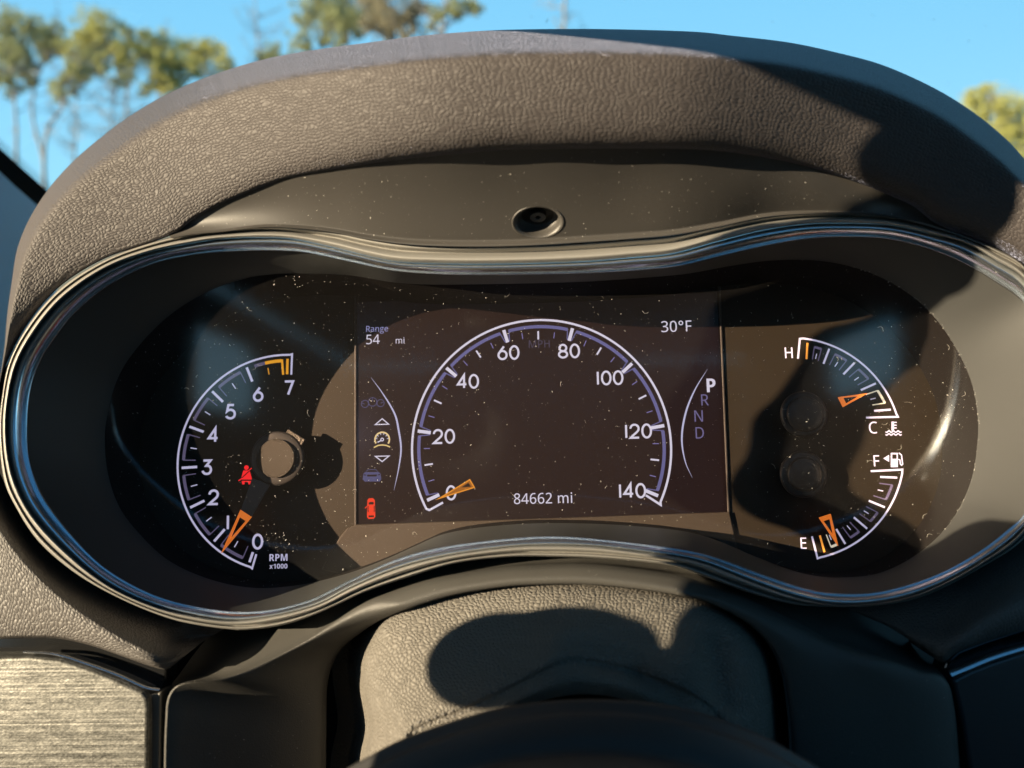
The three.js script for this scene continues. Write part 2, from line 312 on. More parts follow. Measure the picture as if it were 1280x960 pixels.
// ================================================================ windscreen, pillar and the car round the driver
const WS0 = V3(0, 1.02, -1.12), WSn = V3(0, 0.82, -0.57).normalize();
const glassAt = (x, y, lift = 0) => { const d = rayW(x, y), t = (WS0.clone().addScaledVector(WSn, lift).sub(EYE)).dot(WSn) / d.dot(WSn); return EYE.clone().addScaledVector(d, t); };
{
  const t = thing('windshield', 'sloping windscreen glass with a dotted black border at lower left', 'windshield');
  const down = V3(0, WSn.z, -WSn.y).negate().normalize(), c = WS0.clone();
  const quad = (x0, x1, d0, d1) => { const g = new THREE.BufferGeometry(); const P = [[x0, d0], [x1, d0], [x0, d1], [x1, d1]].map(([x, d]) => c.clone().addScaledVector(down, d).add(V3(x, 0, 0))); g.setAttribute('position', new THREE.Float32BufferAttribute(P.flatMap((p) => [p.x, p.y, p.z]), 3)); g.setAttribute('uv', new THREE.Float32BufferAttribute([0, 0, 1, 0, 0, 1, 1, 1], 2)); g.setIndex([0, 1, 2, 1, 3, 2]); g.computeVertexNormals(); return g; };
  part(t, 'pane', quad(-0.95, 1.2, -0.25, 1.05), std({ color: lin(0.90, 0.965, 0.985), transmission: 0.91, roughness: 0, thickness: 0, ior: 1.45 }));
  // black border: a strip along the pillar on the glass, with three rows of dots beside it
  const strip = [[-60, 131], [0, 185], [22, 205], [60, 239], [110, 284], [110, 322], [45, 257], [0, 217], [-60, 165]].map(([x, y]) => glassAt(x, y, -0.004));
  const poly = new THREE.BufferGeometry(), v = strip, tris = [[0, 1, 7], [0, 7, 8], [1, 2, 7], [2, 6, 7], [2, 3, 6], [3, 4, 6], [4, 5, 6]];
  poly.setAttribute('position', new THREE.Float32BufferAttribute(tris.flat().flatMap((i) => [v[i].x, v[i].y, v[i].z]), 3)); poly.computeVertexNormals();
  poly.setAttribute('uv', new THREE.Float32BufferAttribute(new Array(tris.length * 6).fill(0), 2));
  part(t, 'frit_band', poly, M.dark);
  const dots = [], disc = new THREE.CircleGeometry(1, 10);
  for (let i = -12; i < 34; i++) for (let r = 0; r < 4; r++) {
    const f = (i + (r % 2) * 0.5) * 3.4, x = f * 0.744, y = 184 + f * 0.668, o = 1.2 + r * 2.3, p = glassAt(x + o * 0.67, y - o * 0.74, -0.004);
    const g = disc.clone().scale(0.00085 - r * 0.00012, 0.00085 - r * 0.00012, 1); g.applyQuaternion(new THREE.Quaternion().setFromUnitVectors(V3(0, 0, 1), WSn)); g.translate(p.x, p.y, p.z); dots.push(g);
  }
  part(t, 'frit_dots', merged(dots), M.dark, 'stuff');
  dust(t, 260, () => [glassAt(rr(0, 1280), rr(0, 200), -0.002), WSn.clone().negate()], 0.15, 0.9);
}
{
  const t = thing('pillar_trim', 'pale blue-grey woven pillar trim at the left edge beside the black windscreen border', 'pillar trim');
  const ring = [[-300, -35], [-40, 181], [0, 215], [20, 234], [48, 258], [70, 285], [60, 560], [-300, 640]];
  const front = ring.map(([x, y]) => far(x, y, 0.60 - x * 0.0004)), back = front.map((p) => p.clone().add(V3(-0.03, -0.01, -0.05)));
  const s = []; const tri = (a, b, c) => s.push(a, b, c), N = ring.length, mid = front.reduce((a, p) => a.add(p), V3(0, 0, 0)).multiplyScalar(1 / N);
  for (let i = 0; i < N; i++) { const j = (i + 1) % N; tri(mid, front[j], front[i]); tri(front[i], front[j], back[i]); tri(back[i], front[j], back[j]); }
  const g = new THREE.BufferGeometry(); g.setAttribute('position', new THREE.Float32BufferAttribute(s.flatMap((p) => [p.x, p.y, p.z]), 3)); g.setAttribute('uv', new THREE.Float32BufferAttribute(s.flatMap((p) => [p.x, p.y]), 2)); g.computeVertexNormals();
  part(t, 'fabric_cover', g, std({ color: lin(0.78, 0.82, 0.86), roughness: 0.9, bumpMap: sized(weaveTex, 0.016), bumpScale: 0.0003 }));
}
function box(x0, x1, y0, y1, z0, z1) { const g = new THREE.BoxGeometry(x1 - x0, y1 - y0, z1 - z0); g.translate((x0 + x1) / 2, (y0 + y1) / 2, (z0 + z1) / 2); return g; }
M.headliner = std({ color: lin(0.07, 0.068, 0.065), roughness: 0.95 });
M.cabinDark = std({ color: lin(0.03), roughness: 0.8 });
{
  const t = thing('car_roof', 'dark cloth car roof with a glass sunroof added above the driver for blue skylight, out of frame', 'roof');
  part(t, 'headliner', merged([box(-0.72, 1.1, 1.63, 1.67, -0.42, -0.05), box(-0.72, 1.1, 1.632, 1.67, 0.75, 2.5), box(-0.72, -0.45, 1.631, 1.67, -0.05, 0.75), box(0.8, 1.1, 1.631, 1.67, -0.05, 0.75)]), M.headliner);
  part(t, 'added_sunroof', box(-0.45, 0.8, 1.64, 1.646, -0.05, 0.75), std({ color: lin(0.5, 0.55, 0.6), transmission: 1, roughness: 0, thickness: 0 }));  // sunroof opening added to let blue sky fill into the cabin
}
{
  const t = thing('driver_door', 'dark door panel at the driver’s left, out of frame', 'door');
  part(t, 'door_panel', box(-0.80, -0.742, 0.35, 1.16, -0.9, 0.66), M.cabinDark);
  const side = (x, z0, z1, y1, win) => { // an upright side of the cabin with a round-cornered window
    const sh = new THREE.Shape([[z0, 0.35], [z1, 0.35], [z1, y1], [z0, y1]].map(([z, y]) => new THREE.Vector2(-z, y)));
    if (win) { const [a, b, c, d] = win, r = 0.07, h = new THREE.Path(); h.moveTo(-a - r, c); h.lineTo(-b + r, c); h.quadraticCurveTo(-b, c, -b, c + r); h.lineTo(-b, d - r); h.quadraticCurveTo(-b, d, -b + r, d); h.lineTo(-a - r, d); h.quadraticCurveTo(-a, d, -a, d - r); h.lineTo(-a, c + r); h.quadraticCurveTo(-a, c, -a - r, c); sh.holes.push(h); }
    const g = new THREE.ExtrudeGeometry(sh, { depth: 0.06, bevelEnabled: false, curveSegments: 10 }); g.rotateY(Math.PI / 2); g.translate(x, 0, 0); return g;
  };
  const b = thing('rear_door', 'dark rear door with a window shaped to reflect a sky patch in the left of the cluster glass, out of frame', 'door');
  part(b, 'door_panel', side(-0.80, 0.62, 2.5, 1.628, [0.78, 1.56, 1.35, 1.55]), M.cabinDark);  // unseen window, sized and placed to put a sky patch on the left glass
  const u = thing('passenger_door', 'dark door panel at the far right of the cabin, out of frame', 'door');
  part(u, 'door_panel', side(0.86, -0.9, 0.7, 1.18), M.cabinDark);
  const v = thing('rear_door', 'dark right rear door with a window shaped to reflect a sky patch in the right of the cluster glass, out of frame', 'door'); v.name = 'rear_door_001';
  part(v, 'door_panel', side(0.862, 0.7, 2.5, 1.628, [1.2, 1.76, 1.38, 1.6]), M.cabinDark);  // likewise shaped for the sky patch on the right glass
  const fl = thing('car_floor', 'dark carpeted car floor, out of frame', 'car floor');
  part(fl, 'carpet', box(-0.8, 0.92, 0.3, 0.35, -0.9, 2.56), M.cabinDark);
  const w = thing('driver_seat', 'dark leather driver’s seat with headrest behind the viewer, out of frame', 'seat');
  part(w, 'backrest', box(-0.27, 0.27, 0.6, 1.22, 0.62, 0.78), M.cabinDark); part(w, 'headrest', box(-0.15, 0.15, 1.26, 1.48, 0.64, 0.74), M.cabinDark);
  const r = thing('tailgate', 'dark closed tailgate at the back of the cabin, out of frame', 'tailgate');
  part(r, 'trim', box(-0.74, 0.86, 0.36, 1.62, 2.5, 2.56), M.cabinDark);
}

M.jacket = std({ color: lin(0.018, 0.018, 0.02), roughness: 0.9 });
const fromDash = (p) => p.clone().applyQuaternion(unturn.clone().invert()).add(ORIGIN);
{ // unseen driver added behind camera; hand shaped to cast cluster and gaiter shadows
  const H = (u, v, T, r) => ({ p: fromDash(V3(u * mm, v * mm, 44 * mm).addScaledVector(toSunLocal, T)), r: r * mm });
  const chainA = [H(184, 68, 0.72, 12), H(174, 57, 0.72, 13), H(147, 45, 0.72, 12.5), H(102, 37, 0.72, 12.5), H(64, 24, 0.72, 11.5), H(40, -10, 0.72, 12.5), H(30, -36, 0.72, 13), H(64, -56, 0.72, 11), H(82, -70, 0.72, 14), H(99, -86, 0.72, 20), H(155, -84, 0.72, 28), H(235, -100, 0.74, 42)];
  const chainB = [H(9, -101, 0.72, 15.5), H(32, -100, 0.72, 14.5), H(46, -103, 0.72, 12.5), H(64, -116, 0.72, 17), H(110, -122, 0.72, 24), H(190, -120, 0.72, 40)];
  const bump = [H(40, -94, 0.72, 7), H(47, -96, 0.72, 7)];
  const W = (x, y, z, r) => ({ p: V3(x, y, z), r }), wrist = chainA[chainA.length - 1];
  const arm = [wrist, W(-0.48, 1.05, 0.34, 0.055), W(-0.22, 1.12, 0.45, 0.075)];
  const body = [[W(-0.17, 1.12, 0.46, 0.085), W(0.17, 1.12, 0.46, 0.085)], [W(0, 1.05, 0.46, 0.16), W(0, 0.72, 0.44, 0.16)], [W(0, 1.15, 0.46, 0.06), W(0, 1.30, 0.44, 0.055)], [W(0, 1.36, 0.42, 0.085), W(0, 1.43, 0.43, 0.09)], [W(0.2, 1.1, 0.46, 0.07), W(0.3, 0.9, 0.3, 0.05)], [W(0.3, 0.9, 0.3, 0.05), W(0.12, 0.98, 0.12, 0.04)]];
  const bones = (c) => c.slice(1).map((b, i) => [c[i], b]);
  const mesh = (list, res, k, pad) => {
    const lo = V3(1e9, 1e9, 1e9), hi = V3(-1e9, -1e9, -1e9); list.flat().forEach(({ p, r }) => { lo.min(p.clone().subScalar(r + pad)); hi.max(p.clone().addScalar(r + pad)); });
    const c = lo.clone().add(hi).multiplyScalar(0.5), half = Math.max(hi.x - lo.x, hi.y - lo.y, hi.z - lo.z) / 2, mc = new MarchingCubes(res, M.jacket, false, false, 400000); mc.isolation = 0;
    const q = V3(), ab = V3(), ap = V3();
    for (let z = 0; z < res; z++) for (let y = 0; y < res; y++) for (let x = 0; x < res; x++) {
      q.set((x - res / 2) / (res / 2), (y - res / 2) / (res / 2), (z - res / 2) / (res / 2)).multiplyScalar(half).add(c);
      let d = 1; for (const [a, b] of list) { ab.subVectors(b.p, a.p); ap.subVectors(q, a.p); const t = clamp(ap.dot(ab) / ab.lengthSq(), 0, 1), e = ap.addScaledVector(ab, -t).length() - lerp(a.r, b.r, t), h = Math.max(k - Math.abs(d - e), 0) / k; d = Math.min(d, e) - h * h * k * 0.25; }
      mc.field[z * res * res + y * res + x] = -d;
    }
    mc.update();
    const g = new THREE.BufferGeometry(), n = mc.count;
    g.setAttribute('position', new THREE.Float32BufferAttribute(mc.positionArray.slice(0, n * 3).map((v, i) => v * half + c.getComponent(i % 3)), 3));
    g.setAttribute('normal', new THREE.Float32BufferAttribute(mc.normalArray.slice(0, n * 3), 3)); g.setAttribute('uv', new THREE.Float32BufferAttribute(new Float32Array(n * 2), 2));
    return g;
  };
  const g = merged([mesh([...bones(chainA), ...bones(chainB), ...bones(bump)], 112, 0.006, 0.01), mesh([...bones(arm), ...body], 72, 0.05, 0.03)]);
  const o = new THREE.Mesh(g, M.jacket); o.name = 'added_person'; tag(o, 'added driver in dark clothes behind the viewer, raised hand shaped to cast the cluster shadows, out of frame', 'added_person'); o.castShadow = o.receiveShadow = true; scene.add(o);
}


// ================================================================ dashboard
// outlines of the cluster bezel, measured: outer edge, ring/chrome joint, chrome inner edge, glass edge
const OUT = [[-1, 534], [2, 496], [11, 452], [37, 404], [75, 361], [131, 325], [187, 304], [240, 291], [274, 287], [330, 282], [380, 284], [420, 288], [455, 295.6], [500, 302], [549, 305], [620, 305], [676, 303.5], [732, 300], [789, 296], [840, 292], [896, 281], [952, 270], [990, 266], [1042, 265], [1096, 267.5], [1152, 277], [1209, 296], [1246, 311], [1280, 331], [1322, 400], [1337, 500], [1324, 600], [1280, 673], [1227, 709], [1152, 746], [1096, 757], [1040, 758.5], [990, 755], [934, 740], [877, 719], [845, 708], [807, 702.5], [751, 698], [695, 696], [640, 696], [569, 704], [512, 721], [456, 740], [419, 757], [386, 771], [349, 782], [302, 787], [236, 779], [206, 771], [150, 748], [94, 716], [47, 675], [19, 632], [7, 606], [1, 571]];
const MIDJ = [[7.5, 537], [9, 506], [19, 460], [37, 424], [75, 376], [131, 336], [187, 315], [240, 304], [274, 299], [330, 297], [367, 299], [420, 310], [436, 314], [492, 326.6], [549, 329.5], [620, 330], [732, 326.6], [789, 322], [840, 317], [896, 302], [952, 288], [1009, 280], [1060, 279], [1115, 281.6], [1171, 294], [1209, 305], [1246, 326], [1280, 348], [1312, 410], [1326, 500], [1314, 590], [1280, 660], [1227, 702], [1152, 741], [1096, 754], [1040, 755.6], [990, 745], [934, 725], [877, 703], [845, 696], [807, 691], [751, 684], [695, 682], [640, 684], [550, 697], [494, 712], [437, 736], [400, 755], [349, 769], [292, 776], [236, 769], [187, 756], [131, 729], [75, 682], [37, 639], [20, 606], [11, 575]];
const INN = [[35, 537], [39, 489], [52, 450], [75, 415], [94, 392], [131, 361], [187, 332], [240, 319.5], [292, 314.7], [349, 314], [380, 316], [436, 327.5], [492, 339], [549, 343.3], [620, 344], [732, 342], [789, 339], [850, 333], [896, 322], [952, 309], [1009, 299], [1060, 296.6], [1115, 300], [1171, 315], [1209, 332], [1246, 354], [1280, 380], [1298, 430], [1308, 505], [1301, 580], [1280, 642], [1259, 662], [1227, 687], [1171, 718], [1096, 740], [1040, 741], [1009, 736], [952, 717.5], [896, 697], [860, 688], [770, 676], [695, 670], [640, 672.5], [550, 684], [494, 699], [437, 725], [400, 744], [386, 750], [339, 762], [292, 764], [236, 756], [187, 741], [131, 709], [90, 669], [60, 630], [48, 608], [37, 571]];
const LENS = [[131, 544], [135, 515], [144, 481], [160, 450], [205, 400], [255, 367], [300, 350], [340, 343], [379, 342], [436, 344], [492, 353], [530, 355.6], [620, 355], [732, 352], [807, 347], [860, 342], [910, 333], [960, 326], [1010, 325], [1050, 330], [1090, 342], [1130, 363], [1165, 393], [1195, 435], [1215, 480], [1222, 520], [1222, 550], [1214, 600], [1190, 650], [1150, 690], [1100, 716], [1050, 722], [1020, 720], [990, 713], [940, 694], [900, 677], [860, 665], [770, 656], [714, 654], [676, 654], [640, 655.6], [587, 661], [550, 669], [520, 682], [480, 700], [440, 715], [400, 726], [375, 731], [319, 735], [262, 724], [210, 700], [175, 668], [150, 635], [135, 592]];
const lensZ = (p) => { const v = p.y / mm + 85; return (-1 + 0.172 * v) * mm; };
const DIAL = -18;
const NM = 520;
const pMid = line(MIDJ, NM, true, 0), pOut = beside(pMid, line(OUT, 5000, true, 0)), pInn = beside(pMid, line(INN, 5000, true, 0)), pLens = beside(pMid, line(LENS, 5000, true, 0));
const between = (A, B, t, n) => A.map((a, i) => at(lerp(a.x, B[i].x, t), lerp(a.y, B[i].y, t), n));
const lensRow = pLens.map((p) => onSurface(p.x, p.y, lensZ));

const cluster = dashThing('instrument_cluster', 'wide instrument cluster with chrome-ringed glass, rev counter, centre display and small gauges', 'instrument cluster');
{
  const rows = [between(pOut, pMid, -0.02, 18), between(pOut, pMid, 0, 40), between(pOut, pMid, 0.08, 44.5), between(pOut, pMid, 0.18, 45.8), between(pOut, pMid, 0.3, 45), between(pOut, pMid, 0.4, 42.8), between(pOut, pMid, 0.47, 43), between(pOut, pMid, 0.56, 46), between(pOut, pMid, 0.74, 47.6), between(pOut, pMid, 0.88, 46.8), between(pOut, pMid, 0.97, 45), between(pOut, pMid, 1, 42)];
  const g = faceOut(loft(smoothRows(rows, 3), true));
  const o = part(cluster, 'bezel_ring', g, M.ring);
  const s = sampler(g); dust(o, 1300, s, 0.04, 0.22);
}
{
  const rows = [between(pMid, pInn, 0.0, 41), between(pMid, pInn, 0.05, 43.2), between(pMid, pInn, 0.2, 44.8), between(pMid, pInn, 0.42, 44.6), between(pMid, pInn, 0.62, 43), between(pMid, pInn, 0.78, 41), between(pMid, pInn, 0.87, 40.2), between(pMid, pInn, 0.92, 40.6), between(pMid, pInn, 0.97, 39.8), between(pMid, pInn, 1, 36)];
  const g = faceOut(loft(smoothRows(rows, 3), true));
  const o = part(cluster, 'chrome_ring', g, M.chrome);
  dust(o, 260, sampler(g), 0.04, 0.2);
}
{
  const a = between(pMid, pInn, 0.99, 39), rows = [a, a.map((p, i) => p.clone().lerp(lensRow[i], 0.06)), a.map((p, i) => p.clone().lerp(lensRow[i], 0.35)), a.map((p, i) => p.clone().lerp(lensRow[i], 0.7)), lensRow];
  const g = loft(rows, true);
  part(cluster, 'lens_skirt', loft([lensRow, lensRow.map((p) => V3(p.x, p.y, (DIAL - 2) * mm))], true), M.dark);
  const o = part(cluster, 'inner_wall', g, M.wall);
  // crumbs caught in the joint between wall and glass, thickest at the right
  const dense = lensRow.filter((p) => p.x > 0.13);
  dust(o, 520, () => { const p = dense[Math.floor(rnd() * dense.length)].clone(); p.x += rr(-0.4, 0.5) * mm; p.y += rr(-0.6, 0.6) * mm; p.z += rr(0.1, 0.8) * mm; return [p, V3(-0.5, 0, 0.85)]; }, 0.045, 0.2);
}
// sheets bounded by the glass outline, cut into columns
const poly = lensRow.map((p) => [p.x, p.y]);
function span(u) { let lo = 1e9, hi = -1e9; for (let i = 0; i < poly.length; i++) { const a = poly[i], b = poly[(i + 1) % poly.length]; if ((a[0] - u) * (b[0] - u) <= 0 && a[0] !== b[0]) { const v = lerp(a[1], b[1], (u - a[0]) / (b[0] - a[0])); lo = Math.min(lo, v); hi = Math.max(hi, v); } } return [lo, hi]; }
const U0 = Math.min(...poly.map((p) => p[0])) + 0.00005, U1 = Math.max(...poly.map((p) => p[0])) - 0.00005, V0 = Math.min(...poly.map((p) => p[1])), V1 = Math.max(...poly.map((p) => p[1]));
function sheet(u0, u1, z, cols = 160, rowsN = 40) {
  const us = []; for (let i = 0; i <= cols; i++) us.push(lerp(u0, u1, 0.5 - 0.5 * Math.cos(Math.PI * i / cols)));
  const sp = us.map(span), rows = [];
  for (let r = 0; r <= rowsN; r++) rows.push(us.map((u, i) => { const p = V3(u, lerp(sp[i][0], sp[i][1], r / rowsN), 0); p.z = typeof z === 'function' ? z(p) : z * mm; return p; }));
  return faceOut(loft(rows, false, true));
}
{
  const g = sheet(U0, U1, lensZ);
  const o = part(cluster, 'lens_glass', g, std({ color: lin(0.97, 0.87, 0.83), transmission: 0.997, roughness: 0.075, thickness: 0, ior: 1.68 }));
  const s = sampler(g);
  dust(o, 6500, s, 0.03, 0.22);
  // a smear of grit low on the left dial
  dust(o, 90, () => { const p = onSurface(345 + rr(-14, 28), 676 + rr(-12, 14), lensZ); return [p, V3(0, 0, 1)]; }, 0.05, 0.28);
  const lint = []; for (let i = 0; i < 44; i++) { const [p, n] = s(); lint.push([p, n, rr(0.8, 3)]); }
  hairs(o, lint);
}

// ---------------------------------------------------------------- dial faces: print and glow drawn in millimetres on each face
function canvasFace(u0, u1, v0, v1, ppm, back, draw) {
  const w = Math.round((u1 - u0) / mm * ppm), h = Math.round((v1 - v0) / mm * ppm), make = (bg, inkScale) => {
    const c = document.createElement('canvas'); c.width = w; c.height = h; const x = c.getContext('2d'); x.fillStyle = bg; x.fillRect(0, 0, w, h);
    const P = (p) => [(p.x - u0) / mm * ppm, (v1 - p.y) / mm * ppm];
    draw({ x, ppm, P, ink: inkScale });
    const t = new THREE.CanvasTexture(c); t.colorSpace = THREE.SRGBColorSpace; t.generateMipmaps = true;
    t.repeat.set(1 / (u1 - u0), 1 / (v1 - v0)); t.offset.set(-u0 / (u1 - u0), -v0 / (v1 - v0));
    return t;
  };
  return { glow: make('#000', 1), print: make(back, 0) };
}
const GLYPH = {
  0: (c) => c.ellipse(0.5, 0.5, 0.5, 0.5), 1: (c) => { c.m(0.5, 0); c.l(0.5, 1); },
  2: (c) => { c.m(0.03, 0.3); c.b(0.03, -0.1, 0.97, -0.1, 0.97, 0.3); c.b(0.97, 0.52, 0.6, 0.62, 0.02, 1); c.l(1, 1); },
  3: (c) => { c.m(0.08, 0); c.l(0.9, 0); c.l(0.45, 0.38); c.b(1.12, 0.36, 1.15, 1, 0.5, 1); c.b(0.2, 1, 0.05, 0.88, 0.02, 0.76); },
  4: (c) => { c.m(0.74, 1); c.l(0.74, 0); c.l(0, 0.72); c.l(1.02, 0.72); },
  5: (c) => { c.m(0.9, 0); c.l(0.25, 0); c.l(0.12, 0.46); c.b(0.5, 0.25, 1.02, 0.4, 1, 0.7); c.b(0.98, 1.08, 0.2, 1.1, 0.02, 0.82); },
  6: (c) => { c.m(0.68, 0); c.b(0.4, 0.25, 0.05, 0.5, 0.02, 0.68); c.ellipse(0.5, 0.68, 0.48, 0.32); },
  7: (c) => { c.m(0.02, 0); c.l(0.98, 0); c.l(0.42, 1); },
  8: (c) => { c.ellipse(0.5, 0.25, 0.4, 0.25); c.ellipse(0.5, 0.75, 0.48, 0.25); },
};
function digits(k, str, p, hMm, lwMm, color) {                     // geometric numerals drawn with an even stroke
  const { x, ppm } = k, [cx, cy] = k.P(p), h = hMm * ppm, w = h * 0.66, gap = h * 0.26, ws = [...str].map((ch) => (ch === '1' ? h * 0.12 : w)), tot = ws.reduce((a, b) => a + b, 0) + gap * (str.length - 1);
  let X = cx - tot / 2; const Y = cy - h / 2;
  x.strokeStyle = color; x.lineWidth = lwMm * ppm; x.lineCap = 'butt'; x.lineJoin = 'miter';
  [...str].forEach((ch, i) => { const W = ws[i], a = { m: (q, r) => x.moveTo(X + q * W, Y + r * h), l: (q, r) => x.lineTo(X + q * W, Y + r * h), b: (q, r, s, t, u, v) => x.bezierCurveTo(X + q * W, Y + r * h, X + s * W, Y + t * h, X + u * W, Y + v * h), ellipse: (q, r, s, t) => { x.moveTo(X + (q + s) * W, Y + r * h); x.ellipse(X + q * W, Y + r * h, s * W, t * h, 0, 0, 2 * Math.PI); } }; x.beginPath(); GLYPH[ch](a); x.stroke(); X += W + gap; });
}
function words(k, str, p, hMm, color, weight = 'normal', align = 'center') {   // hMm is the cap height
  const { x, ppm } = k, [cx, cy] = k.P(p); x.font = `${weight} ${hMm * ppm / 0.714}px sans-serif`; x.textAlign = align; x.textBaseline = 'alphabetic'; x.fillStyle = color; x.fillText(str, cx, cy + hMm * ppm / 2);
}
function path(k, pts, lwMm, color, close = false, fill = null) {
  const { x, ppm } = k; x.beginPath(); pts.forEach((p, i) => { const q = k.P(p); i ? x.lineTo(...q) : x.moveTo(...q); }); if (close) x.closePath();
  if (fill) { x.fillStyle = fill; x.fill(); } if (lwMm) { x.strokeStyle = color; x.lineWidth = lwMm * ppm; x.lineJoin = 'miter'; x.lineCap = 'butt'; x.stroke(); }
}
function fitCircle(pts) {                                          // least squares
  let a = 0, b = 0; const n = pts.length; pts.forEach((p) => { a += p.x / n; b += p.y / n; });
  let suu = 0, suv = 0, svv = 0, suuu = 0, svvv = 0, suvv = 0, svuu = 0;
  for (const p of pts) { const u = p.x - a, v = p.y - b; suu += u * u; suv += u * v; svv += v * v; suuu += u ** 3; svvv += v ** 3; suvv += u * v * v; svuu += v * u * u; }
  const d = suu * svv - suv * suv, e = 0.5 * (suuu + suvv), f = 0.5 * (svvv + svuu), uc = (e * svv - f * suv) / d, vc = (f * suu - e * suv) / d;
  return { c: V3(a + uc, b + vc, 0), r: Math.sqrt(uc * uc + vc * vc + (suu + svv) / n) };
}
const polar = (o, r, a) => V3(o.c.x + Math.cos(a) * r, o.c.y + Math.sin(a) * r, 0);
const arcPts = (o, r, a0, a1, n = 40) => Array.from({ length: n + 1 }, (_, i) => polar(o, r, lerp(a0, a1, i / n)));
const LAV = '#bcc0e2', LAVD = '#5a5674', WHITE = '#dfe3fb';
function track(k, o, a0, a1, rIn, leg, lw, lwLeg, color) {          // the broken inner band between two figures, with its two legs
  path(k, [polar(o, rIn - leg, a0), ...arcPts(o, rIn, a0, a1, 24), polar(o, rIn - leg, a1)], lwLeg, color); path(k, arcPts(o, rIn, a0, a1, 24), lw, color);
}
const A = (list, n) => list.map(([x, y]) => at(x, y, n));
const ang = (o, p) => Math.atan2(p.y - o.c.y, p.x - o.c.x);
const SCR = { l: at(445, 560, DIAL).x, r: at(905.5, 560, DIAL).x };

// left: rev counter
const tachArc = fitCircle(A([[340.6, 443.4], [317, 449.7], [293.8, 462], [270.3, 481], [247, 506], [231, 534], [222, 564], [220, 578], [222.7, 601], [231, 632.5], [247, 660.6], [278, 690], [301.6, 704], [315, 710.6]], DIAL));
const tach = canvasFace(U0, SCR.l, V0, V1, 10, '#26231c', (k) => {
  const o = tachArc, maj = A([[311, 705], [266.4, 678], [236.7, 635], [225, 585], [236, 533], [265, 489], [307.8, 458], [359.4, 446.6]], DIAL).map((p) => { let a = ang(o, p); if (a < 0) a += 2 * Math.PI; return a; });
  const r = o.r, e0 = at(315, 710.6, DIAL), e1 = at(365, 442.7, DIAL);
  let a0 = ang(o, e0) + 2 * Math.PI, a1 = ang(o, e1);
  path(k, [at(320.3, 692.7, DIAL), e0, ...arcPts(o, r, a0 - 0.02, a1 + 0.02, 80), e1, at(364, 468.4, DIAL)], 0.92, LAV);
  for (let i = 0; i < 7; i++) {
    const s = 0.075, b0 = maj[i] - s, b1 = maj[i + 1] + s;
    if (i === 6) { track(k, o, b0, lerp(b0, b1, 0.42), r - 2.6 * mm, 0, 1.5, 0, LAVD); path(k, arcPts(o, r - 2.6 * mm, lerp(b0, b1, 0.42), b1 - 0.02), 1.5, '#e0a02a'); path(k, [polar(o, r - 2 * mm, b1 - 0.02), polar(o, r - 9 * mm, b1 - 0.03)], 1.0, '#e0a02a'); } else track(k, o, b0, b1, r - 2.6 * mm, 5.5 * mm, 1.4, 0.5, LAVD);
    const m = (maj[i] + maj[i + 1]) / 2; path(k, [polar(o, r - 5 * mm, m), polar(o, r - 8 * mm, m)], 0.5, i === 6 ? '#e0a02a' : LAV);
  }
  maj.forEach((a, i) => path(k, [polar(o, r - 1.8 * mm, a), polar(o, r - (i ? 8.8 : 6.4) * mm, a)], 1.15, i === 7 ? '#e0a02a' : LAV));
  [['0', 322, 677], ['1', 284.8, 653], ['2', 267, 621.6], ['3', 258.6, 584], ['4', 266.4, 544], ['5', 288, 514.5], ['6', 322.7, 492.7], ['7', 361, 485]].forEach(([c, x, y]) => digits(k, c, at(x, y, DIAL), 5.9, 1.1, LAV));
  words(k, 'RPM', at(348, 697, DIAL), 2.9, LAV, 'bold'); words(k, 'x1000', at(348, 708, DIAL), 2.1, LAV, 'bold');
  // belt warning: seated figure with a sash
  const b = (list) => list.map(([x, y]) => at(308 + x, 594 + y, DIAL)), red = '#ff2a30', [hx, hy] = k.P(at(308, 584.5, DIAL));
  k.x.fillStyle = red; k.x.beginPath(); k.x.arc(hx, hy, 1.05 * k.ppm, 0, 7); k.x.fill();
  path(k, b([[-4, -6], [4, -6], [6.5, 3], [6.5, 5.5], [-6.5, 5.5], [-6.5, 3]]), 0, null, true, red);
  path(k, b([[-10, 7], [-6, 4.5]]), 0.5, red); path(k, b([[10, 6.5], [6, 4.5]]), 0.5, red);
  path(k, b([[-6, 7], [6, 7], [5.5, 11.5], [2.5, 11.5], [2, 8.6], [-2, 8.6], [-2.5, 11.5], [-5.5, 11.5]]), 0, null, true, red);
  path(k, b([[-6, 3.5], [6.8, -8.2]]), 0.35, k.ink ? '#000' : '#26231c');
  path(k, b([[2, -5], [6.8, -9.2]]), 0.45, red);
});
const faceMat = (f, rough, glow) => std({ color: lin(1), map: f.print, emissive: lin(1), emissiveMap: f.glow, emissiveIntensity: glow / K, roughness: rough, specularIntensity: 0.6, bumpMap: sized(grainTex, 0.05), bumpScale: 0.00002 });
part(cluster, 'tachometer_dial_light', sheet(U0, SCR.l, DIAL, 80, 4), faceMat(tach, 0.55, 0.95), null, 'rev counter dial marked 0 to 7 with a red belt warning lamp');

